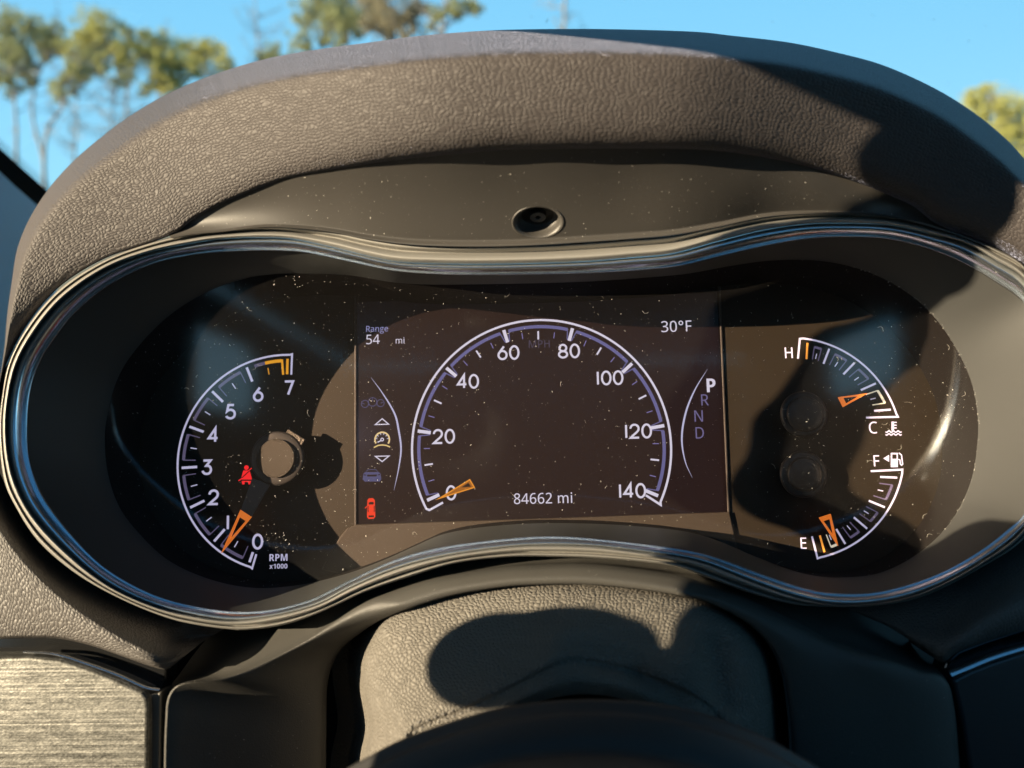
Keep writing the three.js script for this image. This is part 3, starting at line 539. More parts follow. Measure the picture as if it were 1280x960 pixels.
// right: coolant temperature and fuel
const tempArc = fitCircle(A([[1000, 423.4], [1022.5, 425.8], [1046, 434], [1069, 448], [1093, 470], [1108, 492], [1122.5, 521]], DIAL));
const fuelArc = fitCircle(A([[1128, 587], [1124.7, 605], [1116, 630], [1101.7, 649], [1084, 667], [1057, 684.6], [1038, 693.5], [1022, 698]], DIAL));
const small = canvasFace(SCR.r, U1, V0, V1, 10, '#221f18', (k) => {
  const gauge = (o, hub, ends, legs, mids, warnAt) => {
    const hb = at(...hub, DIAL), polar = (o_, rad, t) => { const p = V3(o.c.x + Math.cos(t) * o.r, o.c.y + Math.sin(t) * o.r, 0), d = V3(hb.x - p.x, hb.y - p.y, 0).normalize(); return p.addScaledVector(d, o.r - rad); }, arcPts = (o_, rad, b0, b1, n = 40) => Array.from({ length: n + 1 }, (_, i) => polar(o_, rad, lerp(b0, b1, i / n))), track = (k_, o_, b0, b1, rIn, leg, lw, lw2, c) => { path(k, [polar(o, rIn - leg, b0), ...arcPts(o, rIn, b0, b1, 24), polar(o, rIn - leg, b1)], lw2, c); path(k, arcPts(o, rIn, b0, b1, 24), lw, c); };
    const a = ends.map(([x, y]) => ang(o, at(x, y, DIAL))), r = o.r;
    path(k, [at(...legs[0], DIAL), at(...ends[0], DIAL), ...arcPts(o, r, a[0] - Math.sign(a[0] - a[1]) * 0.03, a[1] + Math.sign(a[0] - a[1]) * 0.03, 60), at(...ends[1], DIAL), at(...legs[1], DIAL)], 0.85, LAV);
    const m = [a[0] - Math.sign(a[0] - a[1]) * 0.075, ...mids.map(([x, y]) => ang(o, at(x, y, DIAL))), a[1] + Math.sign(a[0] - a[1]) * 0.075];
    m.forEach((t, i) => path(k, [polar(o, r - 1.7 * mm, t), polar(o, r - 9 * mm, t)], 0.9, i === warnAt ? '#f0a445' : LAV));
    const sg = Math.sign(a[0] - a[1]);
    for (let i = 0; i < m.length - 1; i++) { const sunLit = sg > 0 ? i === 3 : i < 3; track(k, o, m[i] - sg * 0.075, m[i + 1] + sg * 0.075, r - 3 * mm, 5.5 * mm, 1.1, 0.5, sunLit ? '#d9d9c4' : LAVD); const c = (m[i] + m[i + 1]) / 2; path(k, [polar(o, r - 5.6 * mm, c), polar(o, r - 8 * mm, c)], 0.45, LAV); }  // track segments in the sun are painted paler
  };
  gauge(tempArc, [1004, 520], [[999.8, 423.4], [1122.5, 521]], [[997.5, 448.4], [1082.6, 522]], [[1036, 438], [1067, 456], [1094, 481]], 0);
  gauge(fuelArc, [1003, 592], [[1128, 587], [1022, 698]], [[1088.4, 589], [1015, 670.5]], [[1106, 633], [1085, 661], [1057, 680]], 4);
  words(k, 'H', at(986, 441, DIAL), 4.8, LAV); words(k, 'C', at(1091, 534.5, DIAL), 4.9, LAV); words(k, 'F', at(1095, 576, DIAL), 4.8, LAV); words(k, 'E', at(1004, 679, DIAL), 4.8, LAV);
  const q = (x0, y0) => (list) => list.map(([x, y]) => at(x0 + x, y0 + y, DIAL));
  const t = q(1117, 536); path(k, t([[-1, -9], [-1, 2.5]]), 1.1, LAV); for (const y of [-8, -4.5, -1]) path(k, t([[-1, y], [4, y]]), 0.5, LAV);
  for (const y of [3.5, 7]) path(k, t(Array.from({ length: 21 }, (_, i) => [-10 + i, y + Math.sin(i * 1.1) * 1.1])), 0.5, LAV);
  path(k, q(1108, 573)([[-4, 0], [3.5, -4.5], [3.5, 4.5]]), 0, null, true, LAV);
  const f = q(1120, 575); path(k, f([[-6.5, -9], [2.5, -9], [2.5, 9], [-6.5, 9]]), 0, null, true, LAV); path(k, f([[-4.6, -7], [0.8, -7], [0.8, -1.5], [-4.6, -1.5]]), 0, null, true, k.ink ? '#000' : '#221f18');
  path(k, f([[3.5, -9], [7, -6], [8, 3], [8.5, 5], [7, 6.5], [5.5, 5], [5, 0], [3, -1]]), 0.55, LAV);
});
part(cluster, 'gauge_dial_light', sheet(SCR.r, U1, DIAL, 80, 4), faceMat(small, 0.55, 0.9), null, 'dial with the coolant temperature scale H to C above the fuel scale F to E');

// centre: display
const speedo = fitCircle(A([[516, 562.5], [520, 525], [531, 491], [557.5, 454], [587.5, 427.5], [625, 407], [677.5, 398], [719, 405], [756, 422], [790, 450], [816, 487.5], [835, 529], [840.6, 562.5], [837, 596]], DIAL));
const display = canvasFace(SCR.l, SCR.r, V0, V1, 11, '#120b0b', (k) => {
  if (!k.ink) return;
  const o = speedo, r = o.r, S = (s) => Math.PI / 2 + (70 - s) * 1.622 * D, X = (x, y) => at(x, y, DIAL);
  // faint backlight bleed down the left edge
  { const [x0, y0] = k.P(X(445, 545)), gr = k.x.createRadialGradient(x0, y0, 0, x0, y0, 24 * k.ppm); gr.addColorStop(0, '#2a2c38'); gr.addColorStop(1, '#0a090c'); k.x.fillStyle = gr; const [ax, ay] = k.P(X(445, 378)), [bx, by] = k.P(X(905, 648)); k.x.fillRect(ax, ay, bx - ax, by - ay); }
  const e0 = X(537, 637.5), e1 = X(825.6, 631);
  path(k, [X(554, 628), e0, ...arcPts(o, r, ang(o, e0) + 2 * Math.PI - 0.02, ang(o, e1) + 0.02, 120), e1, X(807, 619)], 1.0, WHITE);
  for (let s = 0; s < 140; s += 20) { track(k, o, S(s + 1.4), S(s + 18.6), r - 3 * mm, 0, 1.5, 0, '#666ba2'); for (const [t, g] of [[s + 1.4, 0.6], [s + 18.6, -0.6]]) path(k, [polar(o, r - 2.4 * mm, S(t)), polar(o, r - 7.6 * mm, S(t - g * 1.2))], 0.5, '#666ba2'); }
  for (let s = 0; s <= 140; s += 5) { const big = s % 20 === 0, mid = s % 10 === 0; path(k, [polar(o, r - (big ? 1.9 : mid ? 5 : 5.2) * mm, S(s)), polar(o, r - (big ? 7.8 : mid ? 8.8 : 8) * mm, S(s))], big ? 1.5 : mid ? 0.8 : 0.4, mid ? WHITE : '#8080c0'); }
  [['0', 564, 616], ['20', 555, 545.6], ['40', 585, 477], ['60', 635.5, 441], ['80', 711, 439], ['100', 762, 472.5], ['120', 797.5, 539], ['140', 790, 613.5]].forEach(([c, x, y]) => digits(k, c, X(x, y), 5.7, 0.95, WHITE));
  words(k, 'MPH', X(674, 430), 3.4, '#45455e');
  words(k, 'Range', X(457, 411.5), 2.7, '#9aa2dc', 'normal', 'left'); words(k, '54', X(457, 424.5), 4.3, WHITE, 'normal', 'left'); words(k, 'mi', X(494, 426), 2.8, WHITE, 'normal', 'left');
  words(k, '30°F', X(845, 408), 4.9, WHITE); words(k, '84662 mi', X(679, 623), 4.5, WHITE);
  words(k, 'P', X(888, 482), 6, WHITE, 'bold'); words(k, 'R', X(880, 500), 5, '#6c6c9c'); words(k, 'N', X(873, 520), 5, '#6c6c9c'); words(k, 'D', X(874, 541), 5, '#6c6c9c');
  const taper = (pts, c) => { const q = line(pts.map(([x, y]) => [x, y, 0]), 60); for (let i = 0; i < 59; i++) path(k, [X(q[i].x, q[i].y), X(q[i + 1].x, q[i + 1].y)], 0.12 + 0.75 * Math.sin(Math.PI * (i + 0.5) / 59), c); };
  taper([[464, 472], [478, 491], [494, 518.5], [498.5, 537.5], [501.5, 561], [498.5, 585.6], [492.7, 613]], '#c4ccf4'); taper([[884, 461.6], [868, 488], [856.6, 517], [852, 549], [856.6, 578], [865, 597]], '#c4ccf4');
  const ring = (x, y, rad, lw, c, a0 = 0, a1 = 7) => { const [cx, cy] = k.P(X(x, y)); k.x.beginPath(); k.x.arc(cx, cy, rad * k.ppm, a0, a1); k.x.lineWidth = lw * k.ppm; k.x.strokeStyle = c; k.x.stroke(); };
  const dim = '#565c8c'; ring(456.5, 505, 1.6, 0.3, dim); ring(466, 502.5, 1.9, 0.3, dim); ring(476, 504, 1.6, 0.3, dim);
  path(k, [X(466, 502), X(465.5, 498)], 0.3, dim); path(k, [X(456, 505), X(453, 504)], 0.3, dim); path(k, [X(476, 504), X(479, 503)], 0.3, dim);
  path(k, [[478, 523.5], [486, 530.3], [469.5, 530.8]].map((p) => X(...p)), 0.5, WHITE, true); path(k, [[478, 577], [486.5, 570], [469.5, 570.5]].map((p) => X(...p)), 0.5, WHITE, true);
  ring(478, 549.5, 3.2, 0.75, '#f0dca0', 2.6, 6.9); ring(478, 549.5, 0.6, 0.5, WHITE); path(k, [X(477, 550.5), X(472, 553)], 0.5, WHITE);
  for (let a = 190; a <= 350; a += 32) { const c = X(478, 549.5); path(k, [2.1, 3].map((q) => V3(c.x + Math.cos(-a * D) * q * mm, c.y + Math.sin(-a * D) * q * mm, 0)), 0.35, WHITE); }
  path(k, [[467.5, 559.5], [473, 556.8], [478, 556.2], [483, 556.8], [488, 558.8]].map((p) => X(...p)), 0.6, '#e8d48c');
  // vehicle seen from the front, dim, and the open door warning seen from above
  path(k, [[454.5, 592], [457, 590], [473.5, 590], [476, 592], [477, 599], [475, 602], [456, 602], [453.5, 599]].map((p) => X(...p)), 0, null, true, '#4e5682'); path(k, [[458, 589.5], [460.5, 587], [470, 587], [472.5, 589.5]].map((p) => X(...p)), 0.3, '#4e5682');
  path(k, [[459, 593.5], [471.5, 593.2], [471, 595.4], [459.5, 595.6]].map((p) => X(...p)), 0, null, true, '#0d0c12'); path(k, [X(455, 593.5), X(457.6, 593.8)], 0.4, '#0d0c12'); path(k, [X(475.4, 593.2), X(473, 593.5)], 0.4, '#0d0c12');
  const red = '#ff4424'; path(k, [[459.5, 625], [461.5, 622.8], [466.5, 622.6], [468.8, 625], [469.5, 646], [467, 648.5], [461, 648.7], [459, 646.5]].map((p) => X(...p)), 0, null, true, red);
  path(k, [[461, 628.5], [463, 627.4], [466.5, 627.4], [467.6, 628.4], [467, 630.5], [461.6, 630.6]].map((p) => X(...p)), 0, null, true, '#100808'); path(k, [[461, 644.3], [467.6, 644.2], [467.6, 646.2], [461.2, 646.4]].map((p) => X(...p)), 0, null, true, '#100808');
  path(k, [X(460.4, 632.5), X(460.6, 640)], 0.3, '#100808'); path(k, [X(468, 632.3), X(468, 640)], 0.3, '#100808'); path(k, [X(460, 632), X(456.4, 635.4)], 0.45, red);
  // the pointer on the display
  const q = [[549.5, 622.8], [587.3, 599.6], [593, 609.2]]; path(k, q.map((p) => X(...p)), 0.55, '#f0a030', true, '#a8681c'); path(k, [[577, 609.2], [585.5, 603.6], [588.8, 608.2]].map((p) => X(...p)), 0, null, true, '#140a06');
});
{
  const g = sheet(SCR.l, SCR.r, DIAL + 0.5, 60, 4);
  part(cluster, 'center_display', g, std({ color: lin(1), map: display.print, emissive: lin(1), emissiveMap: display.glow, emissiveIntensity: 0.95 / K, roughness: 0.28 }), null, 'dark colour display with a 0 to 140 MPH speedometer, range, odometer and gear letters');
}
{
  const g = plate([[402, 712], [411, 695], [424, 672], [434, 660], [446, 655.6], [560, 652], [700, 647.5], [912, 640], [925, 700], [900, 720], [640, 690], [480, 730]], DIAL + 2.2, 2, 0.5);
  const o = part(cluster, 'lower_trim', g, std({ color: lin(0.034, 0.030, 0.024), specularIntensity: 0.6, roughness: 0.5, bumpMap: sized(grainTex, 0.02), bumpScale: 0.00008 }));
}
{
  const edge = [[897, 330], [899.5, 330], [909, 560], [913.5, 670], [911, 670], [906.5, 560]];
  part(cluster, 'display_edge', plate(edge, DIAL + 1.2, 1.6, 0.3), M.trim); part(cluster, 'display_edge', plate([[443, 350], [445.6, 350], [445.6, 658], [443, 658]], DIAL + 1.2, 1.6, 0.3), M.trim);
}
// needles: hollow orange tip, dark arm, hub cap
function needle(name, hub, rDisc, rCap, tip, b0, b1, arm, capMat, lift) {
  const t = new THREE.Group(); t.name = name; cluster.add(t);
  const z = DIAL + lift, c = at(hub[0], hub[1], z);
  const lathe = (pts) => { const g = new THREE.LatheGeometry(pts.map(([r, y]) => new THREE.Vector2(r * mm, y * mm)), 64); g.rotateX(Math.PI / 2); g.translate(c.x, c.y, z * mm); return g; };
  part(t, 'hub_base', lathe([[rDisc * 0.35, -lift], [rDisc * 0.35, -1.5], [rDisc - 0.6, -1.2], [rDisc, -0.6], [rDisc, 0.6], [rDisc - 0.8, 1.2], [rCap + 0.5, 1.3], [0, 1.3]]), M.capDark);
  part(t, 'hub_cap', lathe([[rCap, 0.8], [rCap, 2.2], [rCap - 0.5, 2.9], [rCap * 0.6, 3.3], [0, 3.5]]), capMat);
  const T = (p) => { const q = at(p[0], p[1], z); return new THREE.Vector2(q.x, q.y); }, P = [T(tip), T(b0), T(b1)], s = new THREE.Shape(P), m = P[0].clone().add(P[1]).add(P[2]).multiplyScalar(1 / 3);
  const inn = P.map((p, i) => p.clone().lerp(m, i ? 0.42 : 0.52)); s.holes.push(new THREE.Path(inn));
  const g = new THREE.ExtrudeGeometry(s, { depth: 1 * mm, bevelEnabled: false }); g.translate(0, 0, z * mm); part(t, 'pointer_light', g, M.orange);
  if (arm) { const sh = new THREE.Shape(arm.map(T)), h = new THREE.ExtrudeGeometry(sh, { depth: 0.9 * mm, bevelEnabled: false }); h.translate(0, 0, z * mm); part(t, 'pointer_arm', h, M.needleArm); }
}
needle('tachometer_needle', [347, 573], 11.6, 8.3, [277.5, 691], [301.6, 637], [315.2, 646], [[316, 598], [338, 606], [315, 645.6], [302, 637.2]], M.cap, 9.5);
{ const t = cluster.children[cluster.children.length - 1]; part(t, 'sunlit_sliver', plate([[360, 536.5], [381, 549.5], [376.5, 557], [355, 544.5]], DIAL + 10, 1.2, 0.2), M.cap); }  // raised plate stands in for a sunlit sliver of dial beside the hub
needle('temperature_needle', [1004.5, 518], 9.8, 7.6, [1084, 491.6], [1047, 496.6], [1053.2, 508.8], null, M.capDark, 8);
needle('fuel_needle', [1004, 593], 9.8, 7.2, [1046.8, 682], [1023.2, 647], [1037.4, 642.3], null, M.capDark, 8);
part(cluster, 'housing', plate(OUT, -24, 14, 0.5), M.dark);

// ---------------------------------------------------------------- hood over the cluster
const hood = dashThing('instrument_hood', 'grained dark leather hood arching over the instrument cluster', 'dashboard hood');
const lipCurve = new THREE.CatmullRomCurve3([[-160, 40], [60, 41], [217, 45], [300, 52], [390, 63], [470, 72], [560, 78], [650, 80], [760, 80], [860, 77.5], [930, 71.5], [1000, 63.5], [1062, 56], [1110, 51.5], [1160, 47], [1260, 42], [1500, 40]].map(([x, n]) => V3(x, n, 0)), false, 'centripetal').getPoints(400);
const lipN = (x) => { let i = 1; while (i < 400 && lipCurve[i].x < x) i++; const a = lipCurve[i - 1], b = lipCurve[i]; return lerp(a.y, b.y, clamp((x - a.x) / (b.x - a.x), 0, 1)); };
const LIP = [[-14, 560], [-6, 500], [11, 448], [37, 401], [75, 358], [131, 323], [187, 304], [224, 289], [242, 275], [277, 256], [319, 238], [356, 225], [412, 214], [480, 203], [512, 199], [625, 188.5], [700, 186.5], [775, 186], [880, 188], [950, 197], [1006, 209], [1062, 226], [1092, 237], [1140, 258], [1168, 279], [1209, 297], [1246, 311], [1280, 331], [1322, 384], [1345, 470]];
const SIL = [[-30, 560], [-6, 500], [5, 440], [9, 395], [15, 352], [22, 311], [37, 274], [60, 238], [90, 204], [127, 172], [165, 144], [210, 118], [262, 96], [322, 77], [375, 66], [476, 52], [512, 47], [610, 39], [700, 37], [775, 37.5], [876, 41], [912, 45], [987, 54], [1044, 66], [1100, 81], [1156, 105], [1194, 126], [1231, 152], [1261, 178], [1280, 199], [1318, 246], [1350, 320], [1375, 430]];
{
  const MH = 420, lip = line(LIP, MH, false, 0), sil = line(SIL, MH, false, 0);
  const mix = (t, dn, k = 0, dx = 0) => lip.map((a, i) => { const b = sil[i], x = lerp(a.x, b.x, t), y = lerp(a.y, b.y, t); return at(x, y, lipN(lerp(a.x, b.x, 0.2)) + (dn > 0 ? dn * (0.34 + 0.66 * sstep(a.x, 180, 560)) : dn) + k * (lipN(a.x) - 40)); });
  const rows = [mix(0.0, -22), mix(0.0, -6), mix(0.015, 0), mix(0.06, 4), mix(0.16, 8), mix(0.32, 11.5), mix(0.52, 14.5), mix(0.7, 16.5), mix(0.785, 16.6), mix(0.818, 15), mix(0.84, 11), mix(0.86, 4), mix(0.89, -8), mix(0.94, -30), mix(1.0, -66), mix(0.99, -130), mix(0.9, -230)];
  const g = loft(smoothRows(rows, 5));
  part(hood, 'leather_cover', faceOut(g), M.hoodLeather);
}

{ // unseen pillar added at the driver's window to keep sun off the pillar trim
  const t = thing('shade_pillar', 'added dark pillar shading the pillar trim at the front of the driver’s side window, out of frame', 'pillar');
  const s = new THREE.Shape(); [[-0.86, 0.9], [-0.26, 0.9], [-0.16, 1.3], [-0.02, 1.62], [-0.02, 1.7], [-0.86, 1.7]].forEach(([z, y], i) => (i ? s.lineTo(-z, y) : s.moveTo(-z, y)));
  const g = new THREE.ExtrudeGeometry(s, { depth: 0.05, bevelEnabled: false }); g.rotateY(Math.PI / 2); g.translate(-0.80, 0, 0);
  part(t, 'trim', g, M.cabinDark);
}
const PANT = [[206, 286], [232, 272], [272, 253], [316, 234], [354, 221], [411, 210], [480, 199], [512, 195], [625, 184], [700, 182], [775, 182], [880, 184], [952, 193], [1009, 205], [1065, 222], [1092, 231], [1130, 246], [1160, 264], [1188, 283]];
const PANB = [[214, 298], [240, 293], [274, 290], [330, 284], [380, 286], [420, 291], [455, 298], [500, 304.5], [549, 307.5], [620, 308], [676, 306], [732, 302.5], [789, 298.5], [840, 294], [896, 284], [952, 272], [990, 268], [1042, 267], [1096, 269], [1154, 281], [1184, 291]];
{
  const MP = 700, top = line(PANT, MP, false, 0), bot = line(PANB, MP, false, 0), rows = [];
  const at2 = (i, t) => { const a = top[i], b = bot[i], x = lerp(a.x, b.x, t), y = lerp(a.y, b.y, t), n0 = lipN(a.x) - 1.5, n1 = 45.5, bow = sstep(x, 760, 940) * (1 - sstep(x, 1010, 1120)); return at(x, y, lerp(n0, n1, t) - 1.5 * Math.sin(Math.PI * t) + 2.5 * sstep(t, 0.93, 1.0) + bow * 3.5 * Math.sin(Math.PI * t)); };
  for (let r = 0; r <= 110; r++) rows.push(top.map((_, i) => at2(i, r / 110)));
  const near = (x, y) => { let b = null, d = 1e9; rows.forEach((row, r) => row.forEach((p, i) => { const q = seenAt(p), e = (q[0] - x) ** 2 + (q[1] - y) ** 2; if (e < d) { d = e; b = [r, i]; } })); return b; };
  const [hr, hi] = near(673, 278), C = rows[hr][hi], N = rows[hr][hi + 1].clone().sub(rows[hr][hi - 1]).cross(rows[hr + 1][hi].clone().sub(rows[hr - 1][hi])).normalize(); if (N.z < 0) N.negate();
  const HR = 34 / FOCAL * (camL.z - C.z);
  const g = faceOut(loft(rows, false, false, (a, b) => { const m = a.clone().add(b).multiplyScalar(0.5).sub(C); m.addScaledVector(N, -m.dot(N)); const sl = N.clone().cross(V3(1, 0, 0)).normalize(), k = m.dot(sl); m.addScaledVector(sl, k / 0.72 - k); return m.length() < HR - 0.0005; }));
  const o = part(hood, 'lining_panel', g, M.panel);
  dust(o, 800, sampler(g), 0.045, 0.26);
  // screw recess: rounded collar, stepped well, torx screw at the bottom
  const axis = N.clone().lerp(V3(0, 0, 1), 0.35).normalize();
  const rec = new THREE.Group(); rec.name = 'screw_recess'; rec.position.copy(C); rec.quaternion.setFromUnitVectors(V3(0, 1, 0), N); rec.scale.set(1, 1, 0.72); hood.add(rec);
  const R = HR / mm, L = (pts) => new THREE.LatheGeometry(pts.map(([r, y]) => new THREE.Vector2(r * mm, y * mm)), 72);
  part(rec, 'collar', L([[R + 0.1, -0.6], [R, 0.12], [R - 0.4, 0.22], [R - 1.0, 0.1], [R - 1.6, -0.5], [R - 2.0, -1.6], [R - 2.2, -4], [R - 3.6, -4.4], [R - 3.8, -6], [0, -6]]), M.panel);
  const head = new THREE.Shape(); head.absarc(0, 0, 2.5 * mm, 0, 2 * Math.PI); const star = new THREE.Path(); for (let i = 0; i <= 48; i++) { const a = i / 48 * 2 * Math.PI, q = (1.35 + 0.3 * Math.cos(6 * a)) * mm; i ? star.lineTo(Math.cos(a) * q, Math.sin(a) * q) : star.moveTo(q, 0); } head.holes.push(star);
  const sg = new THREE.ExtrudeGeometry(head, { depth: 2 * mm, bevelEnabled: true, bevelSize: 0.4 * mm, bevelThickness: 0.5 * mm, bevelSegments: 3, curveSegments: 40 }); sg.rotateX(-Math.PI / 2); sg.translate(0, -6 * mm, 0);
  part(rec, 'screw', sg, M.screw);
}

// ---------------------------------------------------------------- plastic surround of the steering column
const surround = dashThing('column_surround', 'dark grained plastic surround arching over the steering column below the cluster', 'column surround');
{
  const MS = 360;
  const INNER = [[407, 1080], [408, 911], [409, 859], [415, 832], [428, 810], [447, 794], [475, 776], [512, 761], [569, 744], [640, 733], [676, 731], [732, 731], [789, 736], [845, 744], [877, 751], [915, 768], [937, 782], [962, 808], [975, 836], [982, 874], [986, 926], [990, 1080]];
  const CREST = [[205, 1080], [207, 905], [211, 870], [222, 857], [280, 848], [330, 828], [380, 802], [400, 789], [419, 776], [456, 751], [484, 740], [531, 725], [569, 717], [640, 707], [676, 705], [732, 704], [789, 709], [860, 721], [896, 734], [934, 747], [971, 764], [1009, 783], [1042, 799], [1077, 812], [1115, 825], [1152, 838], [1174, 843], [1185, 855], [1193, 890], [1204, 1080]];
  const BACK = [[196, 1080], [199, 905], [205, 868], [220, 848], [268, 790], [330, 760], [400, 735], [456, 712], [531, 692], [640, 680], [732, 678], [860, 690], [934, 715], [1009, 740], [1070, 752], [1100, 768], [1134, 797], [1174, 828], [1190, 855], [1199, 890], [1212, 1080]];
  const inner = line(INNER, MS, false, 0), crest = line(CREST, MS, false, 0), back = line(BACK, MS, false, 0);
  const mx = (a, b, t, n) => a.map((p, i) => at(lerp(p.x, b[i].x, t), lerp(p.y, b[i].y, t), typeof n === 'function' ? n(p, b[i]) : n));
  const low = (p) => -31 * (1 - sstep(p.x, 412, 520));
  const wide = (p, q) => sstep(Math.hypot(p.x - q.x, p.y - q.y), 40, 150);
  const lf = (n0, k, t, e = 0) => (p, q) => n0 + k * wide(p, q) + low(p) * (1 - t) + e * (1 - sstep(q.x, 225, 330)), deep = (n, d) => (p) => n - d * (1 - sstep(p.x, 380, 470));
  const rows = [mx(inner, crest, -0.0, -14), mx(inner, crest, 0, lf(40, 0, 0)), mx(inner, crest, 0.015, lf(44, 0, 0)), mx(inner, crest, 0.08, lf(46, 0, 0.08)), mx(inner, crest, 0.3, lf(46.5, 1, 0.3)), mx(inner, crest, 0.55, lf(45, 3, 0.55)), mx(inner, crest, 0.8, lf(42.5, 6, 0.8, 1)), mx(inner, crest, 0.97, lf(39, 8, 0.97, 4)), mx(inner, crest, 1, lf(36, 8, 1, 4.5)), mx(crest, back, 0.12, (p) => 32 + 6 * sstep(p.x, 950, 1120) - 4 * (1 - sstep(p.x, 380, 470))), mx(crest, back, 0.5, deep(24, 16)), mx(crest, back, 1, deep(8, 20))];
  const g = faceOut(loft(smoothRows(rows, 4)));
  const o = part(surround, 'arch_frame', g, M.surround);
  dust(o, 1900, sampler(g), 0.04, 0.22);
}
// ---------------------------------------------------------------- leather gaiter on the column
const gaiter = dashThing('column_gaiter', 'soft leather gaiter with a stitched seam filling the arch above the steering column', 'gaiter');
{
  const MG = 300;
  const EDGE = [[450, 1080], [458, 947], [465, 911], [457, 864], [455, 832], [464, 804], [482, 776], [512, 757], [569, 741], [640, 730], [700, 728], [760, 730], [845, 741], [880, 751], [915, 769], [937, 786], [956, 814], [964, 846], [969, 892], [973, 1080]];
  const SEAM = [[508, 1080], [512, 918], [539, 902], [569, 891], [597, 879], [657, 849], [695, 827], [714, 823], [751, 829], [789, 838], [826, 851], [860, 866], [896, 892], [915, 925], [922, 1080]];
  const LOW = [[548, 1080], [570, 940], [640, 890], [720, 868], [800, 880], [860, 915], [890, 1080]];
  const e = line(EDGE, MG, false, 0), s = line(SEAM, MG, false, 0), l = line(LOW, MG, false, 0), O = { x: 710, y: 960 };
  const off = (px, n) => e.map((p) => { const d = Math.hypot(p.x - O.x, p.y - O.y); return at(p.x + (p.x - O.x) / d * px, p.y + (p.y - O.y) / d * px, n); });
  const mx = (a, b, t, n) => a.map((p, i) => at(lerp(p.x, b[i].x, t), lerp(p.y, b[i].y, t), n));
  const rows = smoothRows([off(44, -34), off(22, -12), off(5, 16), off(0, 35), mx(e, s, 0.06, 42), mx(e, s, 0.2, 47), mx(e, s, 0.45, 52), mx(e, s, 0.75, 57), mx(e, s, 0.95, 60), mx(s, l, 0.06, 59.3), mx(s, l, 0.3, 61), mx(s, l, 0.65, 62), mx(s, l, 1, 58)], 5);
  const seg = (x, y, a, b) => { const dx = b[0] - a[0], dy = b[1] - a[1], t = clamp(((x - a[0]) * dx + (y - a[1]) * dy) / (dx * dx + dy * dy), 0, 1); return Math.hypot(x - a[0] - dx * t, y - a[1] - dy * t); };
  rows.forEach((row) => row.forEach((p) => {
    const [x, y] = seenAt(p), G = (d, w) => Math.exp(-d * d / (2 * w * w));
    p.z += mm * (-2 * G(seg(x, y, [716, 812], [785, 832]), 12) - 4.5 * G(seg(x, y, [890, 812], [905, 885]), 14) + 3 * G(Math.hypot(x - 690, y - 812), 26) + 3.5 * G(Math.hypot(x - 858, y - 820), 24) - 3 * G(seg(x, y, [800, 845], [850, 880]), 9));
  }));
  const g = faceOut(loft(rows));
  part(gaiter, 'leather_cover', g, M.gaiterLeather);
  // stitches: two rows of short raised threads beside the seam
  const st = [], n = 74, c = line(SEAM, n, false, 0), find = (x, y) => { let b = null, d = 1e9; for (const row of rows) for (const p of row) { const q = seenAt(p), k = (q[0] - x) ** 2 + (q[1] - y) ** 2; if (k < d && p.z > 0.03) { d = k; b = p; } } return b; };
  for (const o of [-3.2, 4.2]) for (let i = 1; i < n - 1; i++) {
    const t = c[i + 1].clone().sub(c[i - 1]).normalize(), nx = -t.y * -o, ny = t.x * -o, a = find(c[i].x + nx - t.x * 2.3, c[i].y + ny - t.y * 2.3), b = find(c[i].x + nx + t.x * 2.3, c[i].y + ny + t.y * 2.3);
    if (!a || !b || a === b) continue;
    const up = V3(0, 0, 0.0002), m = a.clone().lerp(b, 0.5).add(V3(0, 0, 0.00035)); st.push(tube([a.clone().add(up).sub(V3(0, 0, 0.0005)), m, b.clone().add(up).sub(V3(0, 0, 0.0005))], 0.00028, 6, 6));
  }
  part(gaiter, 'stitching', merged(st), M.stitch, 'stuff');
}
// ---------------------------------------------------------------- cover of the steering column, nearest the viewer
const cover = dashThing('column_cover', 'smooth dark plastic steering column cover rising at the bottom edge', 'steering column cover');
{
  const TOP = [[380, 1000], [435, 960], [456, 948], [500, 925], [560, 903], [620, 886], [680, 877], [740, 874], [800, 877], [860, 887], [910, 902], [960, 923], [1000, 945], [1025, 960], [1080, 1000]];
  const c = line(TOP, 200, false, 0), down = (k, n, sx = 1) => c.map((p) => at(720 + (p.x - 720) * sx, p.y + k, n));
  const rows = [down(40, 40), down(12, 84), down(1.5, 92), down(0, 95), down(2, 97.5), down(10, 99.5), down(16, 101), down(22, 103.5), down(45, 108), down(66, 111), down(71, 114), down(76, 122), down(100, 150)];
  part(cover, 'upper_shell', faceOut(loft(smoothRows(rows, 4))), M.cover);
}
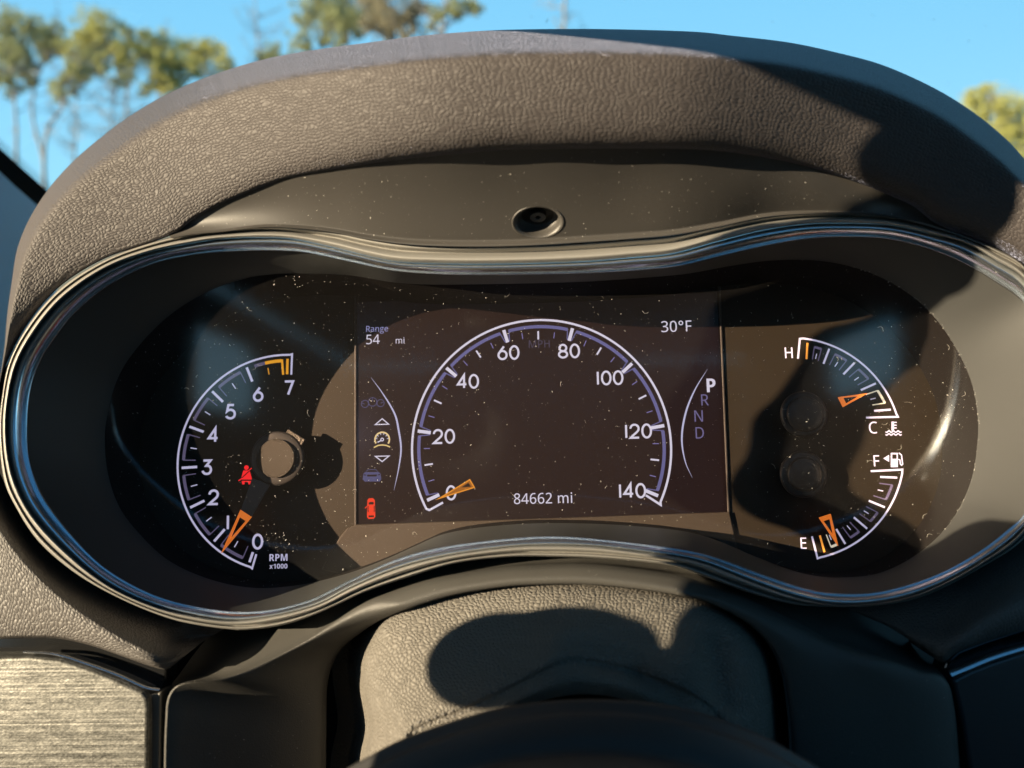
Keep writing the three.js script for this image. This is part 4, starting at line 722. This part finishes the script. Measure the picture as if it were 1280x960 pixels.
// ---------------------------------------------------------------- leather pads and trims left and right
{
  const t = dashThing('dash_pad', 'grained leather dash pad below the left end of the cluster', 'dash pad');
  const r0 = [[-330, 500], [-50, 500], [-14, 560], [4, 600], [19, 630], [47, 672], [94, 713], [150, 745], [206, 768], [240, 777], [282, 785]], r2 = [[-340, 580], [-70, 570], [-34, 620], [-4, 660], [26, 700], [62, 737], [106, 771], [154, 801], [200, 822], [226, 818], [252, 803]], r4 = [[-340, 794], [-80, 796], [-40, 797], [0, 797], [40, 796], [75, 797], [112, 805], [150, 818], [187, 831], [206, 836], [214, 834]];
  const z = (l, f) => l.map(([x, y], i) => [x, y, f(x, i)]), half = (a, b, t) => a.map(([x, y], i) => [lerp(x, b[i][0], t), lerp(y, b[i][1], t)]), fall = (x) => 16 * sstep(x, 190, 250);
  const r = [z(r0, () => 18), z(half(r0, r2, 0.5), (x) => 31 - fall(x)), z(half(r0, r2, 0.88), (x) => 41.5 - 1.3 * fall(x)), z(half(r2, r4, 0.1), (x) => 43.5 - 1.3 * fall(x)), z(half(r2, r4, 0.55), (x) => 43.5 - fall(x)), z(half(r2, r4, 0.93), (x) => 42 - fall(x)), z(r4, (x) => 40 - fall(x)), z(r4.map(([x, y]) => [x, y + 2]), (x) => 30 - fall(x))].map((l) => toDash(line(l, 160)));
  part(t, 'leather_cover', faceOut(loft(smoothRows(r, 7))), M.padLeather);
}
{
  const t = dashThing('dash_pad_right', 'shaded leather dash pad below the right end of the cluster', 'dash pad'); t.name = 'dash_pad_001';
  const r = [[[1050, 756, 22], [1096, 754, 24], [1152, 743, 26], [1209, 719, 26], [1227, 707, 26], [1280, 670, 26], [1340, 600, 24]], [[1080, 770, 24], [1118, 779, 30], [1165, 775, 34], [1220, 748, 36], [1290, 703, 36], [1370, 640, 36]], [[1112, 784, 22], [1146, 802, 36], [1184, 800, 44], [1235, 772, 46], [1300, 742, 46], [1380, 710, 46]], [[1134, 798, 20], [1160, 816, 34], [1178, 825, 42], [1193, 814, 44], [1227, 801, 44], [1280, 784, 44], [1380, 752, 44]], [[1136, 802, 10], [1162, 819, 22], [1180, 828, 30], [1195, 817, 32], [1228, 804, 32], [1281, 787, 32], [1380, 756, 32]]].map((l) => toDash(line(l, 120)));
  part(t, 'leather_cover', faceOut(loft(smoothRows(r, 7))), M.padLeather);
}
{
  const t = dashThing('trim_panel', 'bright brushed metallic trim panel with horizontal hairlines at the lower left corner', 'trim panel');
  part(t, 'recess_strip', plate([[-330, 783], [40, 786], [112, 796], [187, 822], [209, 834], [207, 850], [201, 866], [182, 866], [150, 851], [112, 836], [75, 824], [37, 820], [-330, 826]], 33, 8, 1), M.gloss);
  part(t, 'brushed_face', plate([[-330, 830], [0, 822], [37, 821], [75, 825], [112, 837], [150, 852], [178, 865], [184, 873], [185, 885], [183, 1080], [-330, 1080]], 42, 12, 1.2), M.brushed);
  part(t, 'edge_strip', plate([[188, 868], [201, 865], [198, 1080], [186, 1080]], 39, 9, 0.8), std({ color: lin(0.10, 0.095, 0.085), roughness: 0.4, metalness: 0.5, bumpMap: sized(brushTex, 0.075, 0.06), bumpScale: 0.00006 }));
  part(t, 'highlight_strip', tube([[30, 815], [70, 818], [112, 831], [150, 845], [184, 860], [200, 862.5]].map(([x, y]) => at(x, y, 40)), 0.0006, 60, 8), M.edgeStrip);
}
{
  const t = dashThing('trim_panel_right', 'dark glossy trim panel with a thin bright strip at the lower right corner', 'trim panel'); t.name = 'trim_panel_001';
  part(t, 'recess_strip', plate([[1180, 838], [1184, 826], [1197, 814], [1230, 801], [1285, 783], [1400, 750], [1400, 800], [1280, 812], [1237, 825], [1209, 836], [1192, 846]], 30, 8, 1), M.gloss);
  part(t, 'glossy_face', plate([[1191, 850], [1212, 839], [1240, 828], [1280, 815], [1400, 786], [1400, 985], [1217, 985], [1203, 900]], 40, 12, 1.2), M.brushedDark);
  part(t, 'bright_strip', tube([[1187, 844], [1209, 835], [1237, 823.5], [1280, 810], [1380, 784]].map(([x, y]) => at(x, y, 40)), 0.0016, 60, 10), M.edgeStrip);
}
{
  const t = dashThing('dashboard_body', 'black dashboard body in the gaps behind the trim and surround', 'dashboard');
  part(t, 'carrier', plate([[90, 360], [1240, 360], [1440, 600], [1540, 1250], [-260, 1250], [-120, 600]], -42, 30, 2), M.dark);
}
renderer.render(scene, camera);
